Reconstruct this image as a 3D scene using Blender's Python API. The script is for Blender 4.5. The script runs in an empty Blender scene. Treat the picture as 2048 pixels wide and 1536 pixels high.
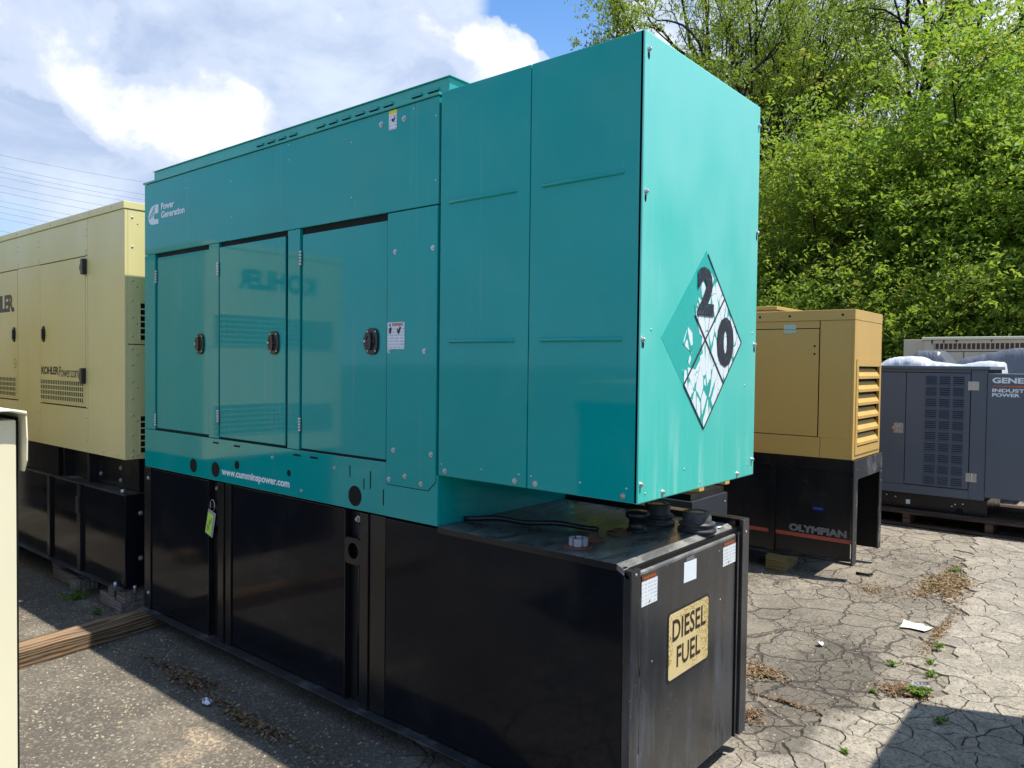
import bpy, bmesh, math, random
import numpy as np
from mathutils import Vector, Matrix, noise as mnoise

random.seed(7)
rng = np.random.default_rng(7)
S = bpy.context.scene
C = S.collection

# ------------------------------------------------------------ camera
cam_d = bpy.data.cameras.new('camera')
cam = bpy.data.objects.new('camera', cam_d)
C.objects.link(cam)
cam_d.sensor_width = 36
cam_d.lens = 1520.74 / 2048 * 36
cam_d.clip_start = 0.05
cam_d.clip_end = 3000
_f = Vector((-0.6398, 0.7681, -0.0271)).normalized()
_r = Vector((0.7681, 0.6402, 0.0119)).normalized()
_u = _r.cross(_f)
cam.matrix_world = Matrix(((_r.x, _u.x, -_f.x, 1.2916), (_r.y, _u.y, -_f.y, -2.2139), (_r.z, _u.z, -_f.z, 1.68), (0, 0, 0, 1)))
S.camera = cam

# ------------------------------------------------------------ light and exposure
SUN = Vector((0.37, 0.15, 1.0)).normalized()
sun_d = bpy.data.lights.new('sun', 'SUN')
sun_d.energy = 4.6
sun_d.angle = math.radians(0.53)
sun_d.color = (1.0, 0.95, 0.865)
sun = bpy.data.objects.new('sun', sun_d)
C.objects.link(sun)
sun.rotation_euler = SUN.to_track_quat('Z', 'Y').to_euler()
sun.location = (6, 4, 20)
S.view_settings.view_transform = 'Standard'
S.view_settings.look = 'None'
S.view_settings.gamma = 1
S.view_settings.use_curve_mapping = False
S.view_settings.exposure = 0.72
S.cycles.max_bounces = 8
S.cycles.transparent_max_bounces = 6
S.cycles.sample_clamp_indirect = 6


class NT:
    """small helper round a node tree"""
    def __init__(s, nt):
        s.t = nt
        s.n = nt.nodes
        s.l = nt.links

    def new(s, kind, **kw):
        n = s.n.new(kind)
        for k, v in kw.items():
            setattr(n, k, v)
        return n

    def put(s, sock, v):
        if isinstance(v, bpy.types.NodeSocket):
            s.l.new(v, sock)
        elif v is not None:
            if isinstance(v, (tuple, list)) and len(v) == 3 and sock.type == 'RGBA':
                v = (*v, 1)
            sock.default_value = v

    def m(s, op, a, b=None, c=None, clamp=False):
        n = s.new('ShaderNodeMath', operation=op, use_clamp=clamp)
        s.put(n.inputs[0], a)
        if b is not None: s.put(n.inputs[1], b)
        if c is not None: s.put(n.inputs[2], c)
        return n.outputs[0]

    def vm(s, op, a, b=None, out=0):
        n = s.new('ShaderNodeVectorMath', operation=op)
        s.put(n.inputs[0], a)
        if b is not None: s.put(n.inputs[1], b)
        return n.outputs[out]

    def noise(s, vec, scale, detail=4, rough=0.55, dist=0.0):
        n = s.new('ShaderNodeTexNoise')
        s.put(n.inputs['Vector'], vec)
        s.put(n.inputs['Scale'], scale); s.put(n.inputs['Detail'], detail)
        s.put(n.inputs['Roughness'], rough); s.put(n.inputs['Distortion'], dist)
        return n.outputs[0]

    def voro(s, vec, scale, feature='F1', out='Distance', rnd=1.0):
        n = s.new('ShaderNodeTexVoronoi', feature=feature)
        s.put(n.inputs['Vector'], vec); s.put(n.inputs['Scale'], scale)
        s.put(n.inputs['Randomness'], rnd)
        return n.outputs[out]

    def step(s, v, lo, hi, a=0.0, b=1.0, smooth=True):
        n = s.new('ShaderNodeMapRange')
        n.interpolation_type = 'SMOOTHSTEP' if smooth else 'LINEAR'
        s.put(n.inputs[0], v); s.put(n.inputs[1], lo); s.put(n.inputs[2], hi)
        s.put(n.inputs[3], a); s.put(n.inputs[4], b)
        return n.outputs[0]

    def mix(s, f, a, b, mode='MIX'):
        n = s.new('ShaderNodeMix', data_type='RGBA', blend_type=mode)
        s.put(n.inputs[0], f); s.put(n.inputs[6], a); s.put(n.inputs[7], b)
        return n.outputs[2]

    def scale(s, vec, xyz, loc=(0, 0, 0), rot=(0, 0, 0)):
        n = s.new('ShaderNodeMapping')
        s.put(n.inputs[0], vec)
        n.inputs['Scale'].default_value = xyz
        n.inputs['Location'].default_value = loc
        n.inputs['Rotation'].default_value = rot
        return n.outputs[0]

    def bump(s, h, strength=0.3, dist=0.01, normal=None):
        n = s.new('ShaderNodeBump')
        s.put(n.inputs['Height'], h)
        n.inputs['Strength'].default_value = strength
        n.inputs['Distance'].default_value = dist
        if normal is not None: s.put(n.inputs['Normal'], normal)
        return n.outputs[0]


# ------------------------------------------------------------ sky: clear blue air with cumulus
world = bpy.data.worlds.new('World')
S.world = world
world.use_nodes = True
w = NT(world.node_tree)
w.n.clear()
SKY = 0.135
sky = w.new('ShaderNodeTexSky', sky_type='NISHITA', sun_disc=False)
sky.sun_elevation = math.radians(68.2)
sky.sun_rotation = math.radians(67.9)
sky.air_density = 1.0
sky.dust_density = 0.9
sky.ozone_density = 1.6
geo = w.new('ShaderNodeTexCoord').outputs['Generated']
sep = w.new('ShaderNodeSeparateXYZ'); w.put(sep.inputs[0], geo)
zc = w.m('MAXIMUM', sep.outputs[2], 0.0)
den = w.m('ADD', zc, 0.45)
comb = w.new('ShaderNodeCombineXYZ')
w.put(comb.inputs[0], w.m('DIVIDE', sep.outputs[0], den))
w.put(comb.inputs[1], w.m('DIVIDE', sep.outputs[1], den))
w.put(comb.inputs[2], w.m('MULTIPLY', zc, 2.0))
P = comb.outputs[0]


def cdir(px, py):
    d = _f + _r * ((px - 1024) / 1520.74) - _u * ((py - 768) / 1520.74)
    return d.normalized()


def lobe(px, py, size, amt):
    """a soft patch of more (or less) cloud in one direction of the sky"""
    d = w.vm('DOT_PRODUCT', geo, tuple(cdir(px, py)), out='Value')
    return w.step(d, math.cos(size / 1520.0), 1.0, 0.0, amt)


def total(lst):
    r = None
    for a_ in lst:
        v = lobe(*a_)
        r = v if r is None else w.m('ADD', r, v)
    return r


# thin high veil, greyish blue
veil_n = w.m('ADD', w.noise(w.scale(geo, (1, 1, 1.6), (4, 2, 1)), 3.2, 8, 0.58, 0.4),
             total([(150, 150, 420, .22), (650, 60, 420, .22), (60, 300, 260, .12), (850, 250, 250, .15), (1120, 20, 170, -.5), (40, 480, 260, -.25), (1250, 60, 120, -.3), (2040, 40, 130, -.4)]))
veil = w.step(veil_n, 0.36, 0.66, 0.0, 0.92)
# billowing white cumulus
nc = w.noise(w.scale(geo, (1, 1, 1.25), (0.3, 0.9, 0.2)), 7.0, 10, 0.60, 0.3)
nb = w.voro(geo, 16.0, 'SMOOTH_F1')
nf = w.noise(w.scale(geo, (1, 1, 1), (2.3, 0.4, 5.2)), 28.0, 6, 0.62, 0.2)
cn = w.m('ADD', w.m('MULTIPLY', w.m('SUBTRACT', nc, 0.5), 1.5), w.m('ADD', w.m('MULTIPLY', w.m('SUBTRACT', nf, 0.5), 0.50), w.m('SUBTRACT', 0.36, w.m('MULTIPLY', nb, 0.30))))
big = total([(60, 60, 150, .20), (150, 120, 100, .20), (235, 230, 95, .34), (300, 170, 80, .15), (270, 285, 70, .14), (240, 60, 70, .18),
             (400, 200, 130, .42), (440, 250, 120, .36), (350, 270, 70, .12), (540, 250, 120, .20), (700, 200, 170, .16), (880, 190, 170, .20), (850, 90, 120, .12), (1000, 110, 95, .38), (1080, 120, 60, .34), (960, 60, 70, .14), (750, 20, 120, .08),
             (1290, 30, 90, .45), (1560, 120, 260, .30), (1850, 150, 300, .34), (1960, 60, 150, .2), (2300, 100, 300, .2), (-500, 150, 350, .22), (-900, 400, 300, .25),
             (1120, 20, 90, -.3), (40, 400, 200, -.3), (130, 330, 80, -.15)])
cum_n = w.m('ADD', cn, w.m('MULTIPLY', big, 1.12))
cum = w.step(cum_n, 0.43, 0.58)
core = w.step(cum_n, 0.50, 0.95)
# shading of the billows
bn = w.noise(w.scale(geo, (1, 1, 1.3), (1.3, 5.7, 2.4)), 11.0, 9, 0.60, 0.3)
bl = w.step(w.m('ADD', w.m('MULTIPLY', w.m('SUBTRACT', bn, 0.5), 1.5), w.m('MULTIPLY', core, 0.50)), 0.0, 0.68)
skyc = w.mix(1.0, sky.outputs[0], (0.52, 0.80, 1.06), 'MULTIPLY')
haze = w.step(sep.outputs[2], 0.0, 0.50, 0.97, 0.0)
col = w.mix(haze, skyc, (2.55, 3.65, 4.9))
vb = w.noise(w.scale(geo, (1, 1, 1.5), (7, 3, 3)), 4.6, 7, 0.6, 0.3)
vcol = w.mix(w.step(vb, 0.38, 0.70), (2.2, 2.7, 3.75), (3.7, 4.15, 4.9))
col = w.mix(veil, col, vcol)
ccol = w.mix(bl, (3.1, 3.55, 4.5), (5.3, 5.4, 5.6))
col = w.mix(w.m('MULTIPLY', cum, 0.96), col, ccol)
lowfade = w.step(sep.outputs[2], 0.0, 0.14, 0.6, 0.0)
col = w.mix(lowfade, col, (3.2, 3.9, 4.8))
bg = w.new('ShaderNodeBackground')
w.put(bg.inputs[0], col)
bg.inputs[1].default_value = SKY
out = w.new('ShaderNodeOutputWorld')
w.l.new(bg.outputs[0], out.inputs[0])


# ------------------------------------------------------------ materials
def mat(name):
    m = bpy.data.materials.new(name)
    m.use_nodes = True
    t = NT(m.node_tree)
    b = m.node_tree.nodes['Principled BSDF']
    return m, t, b


def objco(t):
    return t.new('ShaderNodeTexCoord').outputs['Object']


def paint(name, col, rough=0.3, mottle=0.06, wave=0.0, coat=0.0, spec=0.5, dirt=None, dirt_amt=0.3, streak=False, peel=0.02, rrange=0.08):
    """sprayed sheet metal: slight mottle, dust, waviness in the sheet"""
    m, t, b = mat(name)
    o = t.new('ShaderNodeNewGeometry').outputs['Position']
    n = t.noise(o, 1.7, 5, 0.6)
    c = t.mix(t.step(n, 0.3, 0.7), tuple(x * (1 - mottle) for x in col), tuple(min(1, x * (1 + mottle)) for x in col))
    rv = t.noise(t.scale(o, (1, 1, 0.35)), 3.0, 6, 0.65)
    if dirt:
        v = t.scale(o, (9, 9, 0.55)) if streak else o
        d = t.step(t.noise(v, 1.6 if streak else 2.6, 8, 0.68), 0.50, 0.80)
        c = t.mix(t.m('MULTIPLY', d, dirt_amt), c, dirt)
        sp = t.step(t.voro(o, 38), 0.035, 0.05, 1, 0)
        sp = t.m('MULTIPLY', sp, t.step(t.noise(o, 5, 3), 0.5, 0.62))
        c = t.mix(t.m('MULTIPLY', sp, min(1, dirt_amt * 1.3)), c, dirt)
    t.put(b.inputs['Base Color'], c)
    t.put(b.inputs['Roughness'], t.step(rv, 0.3, 0.75, max(0.02, rough - rrange), rough + rrange))
    b.inputs['Specular IOR Level'].default_value = spec
    b.inputs['Coat Weight'].default_value = coat
    b.inputs['Coat Roughness'].default_value = 0.04
    if name.startswith('teal_paint') or name.startswith('cream') or name.startswith('ochre'):
        st = t.noise(t.scale(o, (26, 26, 0.7)), 1.3, 6, 0.65)
        zone = t.step(t.noise(t.scale(o, (1, 1, 0.5), (5, 1, 3)), 2.2, 3), 0.48, 0.66)
        k_ = t.m('MULTIPLY', t.m('MULTIPLY', t.step(st, 0.52, 0.74), zone), 0.22)
        c = t.mix(k_, c, (0.30, 0.36, 0.34))
        scr = t.step(t.noise(t.scale(o, (60, 60, 5), (0, 0, 0), (0, 0.5, 0)), 1.0, 3, 0.5), 0.75, 0.78)
        c = t.mix(t.m('MULTIPLY', scr, 0.15), c, (0.4, 0.45, 0.43))
        t.put(b.inputs['Base Color'], c)
    nb = None
    if peel:
        nb = t.bump(t.noise(o, 260, 2), peel, 0.0006)
    if wave:
        nb = t.bump(t.noise(o, 1.3, 1, 0.3), wave, 0.02, nb)
    if nb is not None:
        t.put(b.inputs['Normal'], nb)
        t.put(b.inputs['Coat Normal'], nb)
    return m


M = {}
TEAL = (0.001, 0.310, 0.290)
M['teal'] = paint('teal_paint', TEAL, 0.06, 0.04, wave=0.06, spec=0.36, dirt=(0.20, 0.42, 0.40), dirt_amt=0.10, peel=0.0, rrange=0.012)
M['teal_rail'] = paint('teal_rail_paint', TEAL, 0.075, 0.04, wave=0.09, spec=0.45, dirt=(0.20, 0.42, 0.40), dirt_amt=0.14, peel=0.0, rrange=0.03)
M['teal_roof'] = paint('teal_roof_paint', (0.03, 0.33, 0.29), 0.3, 0.05, spec=0.5, dirt=(0.2, 0.45, 0.4), dirt_amt=0.3)
M['teal_unfaded'] = paint('teal_unfaded_paint', (0.004, 0.40, 0.34), 0.3, 0.04, spec=0.5)  # unfaded paint bared where the placard film flaked off
M['flat_black'] = paint('black_rubber_and_gaps', (0.006, 0.008, 0.008), 0.7, 0.1, spec=0.2)  # also fills gaps that are dark only from shade
M['black'] = paint('gloss_black_tank', (0.0075, 0.0086, 0.0115), 0.095, 0.1, wave=0.10, spec=0.135, dirt=(0.09, 0.09, 0.09), dirt_amt=0.10, rrange=0.04)
M['black_post'] = paint('black_post', (0.007, 0.008, 0.010), 0.28, 0.1, spec=0.45, dirt=(0.1, 0.1, 0.1), dirt_amt=0.16)
M['black_recess'] = paint('black_inside', (0.005, 0.005, 0.006), 0.5, 0.1, spec=0.3)
M['dusty_black'] = paint('dusty_black', (0.02, 0.021, 0.024), 0.5, 0.2, dirt=(0.30, 0.29, 0.28), dirt_amt=0.85)
M['cream'] = paint('cream_paint', (0.72, 0.63, 0.30), 0.42, 0.03, spec=0.4, dirt=(0.62, 0.56, 0.38), dirt_amt=0.2, wave=0.02)
M['pale_cream'] = paint('pale_cream_paint', (0.76, 0.70, 0.48), 0.45, 0.03, spec=0.4, dirt=(0.6, 0.57, 0.45), dirt_amt=0.25)
M['ochre'] = paint('ochre_paint', (0.57, 0.36, 0.105), 0.38, 0.03, spec=0.4, dirt=(0.6, 0.42, 0.2), dirt_amt=0.2, wave=0.02)
M['grey'] = paint('slate_grey_paint', (0.095, 0.118, 0.155), 0.38, 0.04, spec=0.4, dirt=(0.14, 0.15, 0.17), dirt_amt=0.2, wave=0.02)
M['grey_lo'] = paint('slate_louver_inside', (0.015, 0.018, 0.026), 0.6, 0.04)
M['beige'] = paint('old_beige_paint', (0.60, 0.50, 0.34), 0.55, 0.05, dirt=(0.40, 0.26, 0.14), dirt_amt=0.25, streak=True)
M['steel'] = paint('zinc_steel', (0.55, 0.56, 0.57), 0.3, 0.1)
M['steel'].node_tree.nodes['Principled BSDF'].inputs['Metallic'].default_value = 0.7
M['plastic'] = paint('black_plastic', (0.012, 0.013, 0.016), 0.32, 0.1)
M['white_print'] = paint('white_print', (0.72, 0.80, 0.84), 0.5, 0.03)
M['black_print'] = paint('black_print', (0.012, 0.012, 0.02), 0.45, 0.1)
M['brown_print'] = paint('brown_print', (0.035, 0.022, 0.012), 0.5, 0.1)
M['orange_print'] = paint('orange_print', (0.55, 0.12, 0.02), 0.5, 0.03)
M['red_stripe'] = paint('red_stripe', (0.38, 0.07, 0.045), 0.5, 0.1, dirt=(0.2, 0.1, 0.08), dirt_amt=0.4)
M['blue_print'] = paint('blue_print', (0.02, 0.03, 0.35), 0.5, 0.1)
M['yellow_print'] = paint('yellow_print', (0.80, 0.62, 0.03), 0.5, 0.03)
M['lime'] = paint('lime_card', (0.48, 0.72, 0.10), 0.4, 0.05)
M['grey_print'] = paint('worn_grey_print', (0.15, 0.155, 0.17), 0.5, 0.1)
M['grey_plastic'] = paint('grey_lilac_plastic', (0.32, 0.33, 0.37), 0.4, 0.1)
M['foam_white'] = paint('white_sheet', (0.82, 0.83, 0.84), 0.6, 0.02)
M['rust'] = paint('rusty_steel', (0.10, 0.045, 0.025), 0.8, 0.3, dirt=(0.03, 0.02, 0.02), dirt_amt=0.8)
M['paper'] = paint('weathered_paper', (0.66, 0.66, 0.52), 0.8, 0.06)


def faded_teal():
    m, t, b = mat('faded_teal_paint')
    o = t.new('ShaderNodeNewGeometry').outputs['Position']
    sep = t.new('ShaderNodeSeparateXYZ'); t.put(sep.inputs[0], o)
    base = (0.05, 0.51, 0.435)
    chalk = (0.21, 0.635, 0.57)
    a = t.noise(t.scale(o, (1, 1, 0.8)), 1.5, 3, 0.5)
    k = t.step(t.m('ADD', a, t.m('MULTIPLY', t.m('SUBTRACT', sep.outputs[2], 1.9), 0.16)), 0.26, 0.74)
    fine = t.noise(t.scale(o, (30, 30, 1.0)), 2.2, 6, 0.7)
    c = t.mix(t.m('MULTIPLY', k, 0.85), base, chalk)
    c = t.mix(t.step(fine, 0.45, 0.8, 0, 0.16), c, (0.42, 0.78, 0.74))
    st = t.noise(t.scale(o, (14, 14, 0.9)), 1.0, 5, 0.6)
    lowm = t.step(sep.outputs[2], 1.25, 1.62, 0.55, 0.0)
    c = t.mix(t.m('MULTIPLY', t.step(st, 0.5, 0.72), lowm), c, (0.36, 0.72, 0.66))
    sp = t.m('MULTIPLY', t.step(t.voro(o, 26), 0.03, 0.05, 1, 0), 0.6)
    c = t.mix(sp, c, (0.6, 0.8, 0.76))
    t.put(b.inputs['Base Color'], c)
    t.put(b.inputs['Roughness'], t.step(fine, 0.3, 0.8, 0.36, 0.6))
    b.inputs['Specular IOR Level'].default_value = 0.4
    t.put(b.inputs['Normal'], t.bump(t.noise(o, 1.4, 1), 0.05, 0.02))
    return m


M['teal_faded'] = faded_teal()


def chalky_black():
    m, t, b = mat('chalky_black_end')
    o = t.new('ShaderNodeNewGeometry').outputs['Position']
    sep = t.new('ShaderNodeSeparateXYZ'); t.put(sep.inputs[0], o)
    st = t.noise(t.scale(o, (7, 7, 0.8)), 2.0, 8, 0.7, 0.3)
    cl = t.noise(t.scale(o, (1, 1, 0.6), (2, 0, 1)), 2.6, 5, 0.6, 1.2)
    low = t.step(sep.outputs[2], 0.05, 0.95, 1.0, 0.35)
    k = t.m('MULTIPLY', t.m('MULTIPLY', t.step(st, 0.38, 0.72), t.step(cl, 0.35, 0.65)), low)
    c = t.mix(t.m('MULTIPLY', k, 0.8), (0.019, 0.020, 0.023), (0.11, 0.122, 0.145))
    sc = t.step(t.noise(t.scale(o, (1, 30, 30), (0, 0, 0), (0.5, 0, 0)), 1.4, 6, 0.75), 0.66, 0.74)
    c = t.mix(t.m('MULTIPLY', sc, 0.45), c, (0.26, 0.28, 0.30))
    sp = t.step(t.voro(o, 30), 0.04, 0.06, 1, 0)
    c = t.mix(t.m('MULTIPLY', sp, 0.6), c, (0.4, 0.42, 0.42))
    t.put(b.inputs['Base Color'], c)
    t.put(b.inputs['Roughness'], t.step(k, 0, 1, 0.24, 0.6))
    t.put(b.inputs['Normal'], t.bump(t.noise(o, 2.0, 2), 0.06, 0.02))
    return m


M['black_end'] = chalky_black()


def tank_top(name='dusty_tank_top', chalk=(0.20, 0.20, 0.20)):
    m, t, b = mat(name)
    o = t.new('ShaderNodeNewGeometry').outputs['Position']
    st = t.noise(t.scale(o, (3, 1.0, 1), (0, 0, 0), (0, 0, 0.5)), 3.4, 8, 0.72, 1.5)
    blo = t.noise(o, 2.5, 4, 0.6, 0.5)
    sx = t.new('ShaderNodeSeparateXYZ'); t.put(sx.inputs[0], o)
    near = t.step(sx.outputs[0], -0.38, -0.09)  # colour raised toward the near edge, on top of the dust streaks
    k = t.m('MULTIPLY', t.step(st, 0.35, 0.7), t.step(blo, 0.3, 0.62, 0.35, 1.0))
    c = t.mix(k, (0.022, 0.024, 0.028), t.mix(near, chalk, (0.40, 0.39, 0.36)))
    c = t.mix(t.m('MULTIPLY', near, 0.35), c, (0.22, 0.215, 0.20))
    sp = t.step(t.voro(o, 45), 0.05, 0.08, 1, 0)
    c = t.mix(t.m('MULTIPLY', sp, 0.4), c, (0.3, 0.3, 0.28))
    t.put(b.inputs['Base Color'], c)
    t.put(b.inputs['Roughness'], t.step(k, 0, 1, 0.26, 0.55))
    t.put(b.inputs['Normal'], t.bump(t.noise(o, 9, 5), 0.05, 0.01))
    return m


M['tank_top'] = tank_top()
M['tank_fold'] = tank_top('chalky_tank_fold', (0.38, 0.365, 0.33))


def placard(name, white, show, scale=11, wid=(0.02, 0.06), stretch=(1, 1, 1), seed=0.0):
    """cracked vinyl: patches of film with the paint beneath showing in the cracks"""
    m, t, b = mat(name)
    o = t.new('ShaderNodeNewGeometry').outputs['Position']
    v = t.scale(o, stretch, (0, seed, 0), (math.radians(-28), 0, 0))
    nz = t.new('ShaderNodeTexNoise'); t.put(nz.inputs['Vector'], v); nz.inputs['Scale'].default_value = 9
    nz.inputs['Detail'].default_value = 4
    vv = t.vm('ADD', v, t.vm('SCALE', nz.outputs['Color'], None)) if False else v
    add = t.new('ShaderNodeVectorMath', operation='MULTIPLY_ADD')
    t.put(add.inputs[0], nz.outputs['Color']); add.inputs[1].default_value = (0.05, 0.05, 0.05); t.put(add.inputs[2], v)
    d = t.voro(add.outputs[0], scale, 'DISTANCE_TO_EDGE')
    thick = t.step(t.noise(o, 7, 2), 0.4, 0.65, wid[0] * 0.25, wid[1])
    k = t.new('ShaderNodeMath', operation='LESS_THAN')
    t.put(k.inputs[0], d); t.put(k.inputs[1], thick)
    c = t.mix(k.outputs[0], white, show)
    d2 = t.voro(add.outputs[0], scale * 2.7, 'DISTANCE_TO_EDGE')
    c = t.mix(t.step(d2, 0.008, 0.022, 0.35, 0.0), c, show)
    t.put(b.inputs['Base Color'], c)
    b.inputs['Roughness'].default_value = 0.5
    return m


M['cracked_white'] = placard('cracked_white_vinyl', (0.74, 0.80, 0.84), (0.012, 0.36, 0.31), 15, (0.03, 0.115), (1, 1.45, 0.62))
M['cracked_black'] = placard('cracked_black_vinyl', (0.014, 0.014, 0.024), (0.12, 0.2, 0.22), 20, (0.004, 0.012), (1, 1, 1))
M['sign_cream'] = placard('worn_cream_sign', (0.66, 0.53, 0.26), (0.33, 0.22, 0.05), 60, (0.005, 0.13), (1, 1, 1), 3.0)


def print_lines(name, base=(0.72, 0.76, 0.80), ink=(0.22, 0.24, 0.28), pitch=75):
    m, t, b = mat(name)
    o = t.new('ShaderNodeNewGeometry').outputs['Position']
    sep = t.new('ShaderNodeSeparateXYZ'); t.put(sep.inputs[0], o)
    fr = t.m('FRACT', t.m('MULTIPLY', sep.outputs[2], pitch))
    k = t.m('MULTIPLY', t.step(fr, 0.42, 0.55), t.step(t.noise(t.scale(o, (220, 220, 20)), 1.0, 2), 0.42, 0.55))
    t.put(b.inputs['Base Color'], t.mix(t.m('MULTIPLY', k, 0.55), base, ink))
    b.inputs['Roughness'].default_value = 0.6
    return m


M['fine_print'] = print_lines('small_print_label')


def wood(name, dark, light, along='Y', scale=1.0):
    m, t, b = mat(name)
    o = objco(t)
    sc = {'Y': (9, 0.8, 9), 'X': (0.8, 9, 9)}[along]
    v = t.scale(o, sc)
    wv = t.new('ShaderNodeTexWave', wave_type='RINGS', rings_direction=along)
    t.put(wv.inputs[0], t.scale(o, (1, 0.06, 1) if along == 'Y' else (0.06, 1, 1), (0.03, 0, 0.11)))
    wv.inputs['Scale'].default_value = 23 * scale
    wv.inputs['Distortion'].default_value = 7.0
    wv.inputs['Detail'].default_value = 3
    wv.inputs['Detail Scale'].default_value = 1.2
    n = t.noise(v, 3, 8, 0.7)
    k = t.m('ADD', t.m('MULTIPLY', wv.outputs['Fac'], 0.30), t.m('MULTIPLY', n, 0.75))
    c = t.mix(t.step(k, 0.3, 0.8), dark, light)
    g = t.noise(o, 6, 4)
    c = t.mix(t.step(g, 0.55, 0.75, 0, 0.35), c, (0.16, 0.14, 0.12))
    t.put(b.inputs['Base Color'], c)
    b.inputs['Roughness'].default_value = 0.85
    b.inputs['Specular IOR Level'].default_value = 0.2
    t.put(b.inputs['Normal'], t.bump(k, 0.4, 0.004))
    return m


M['wood'] = wood('weathered_beam_wood', (0.055, 0.033, 0.018), (0.30, 0.20, 0.115))
M['wood_x'] = wood('weathered_block_wood', (0.12, 0.095, 0.08), (0.30, 0.25, 0.205), 'X')
M['wood_green'] = wood('treated_block_wood', (0.10, 0.08, 0.03), (0.24, 0.19, 0.08), 'X')
M['pallet'] = wood('dark_pallet_wood', (0.025, 0.018, 0.014), (0.10, 0.07, 0.05), 'X')


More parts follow.
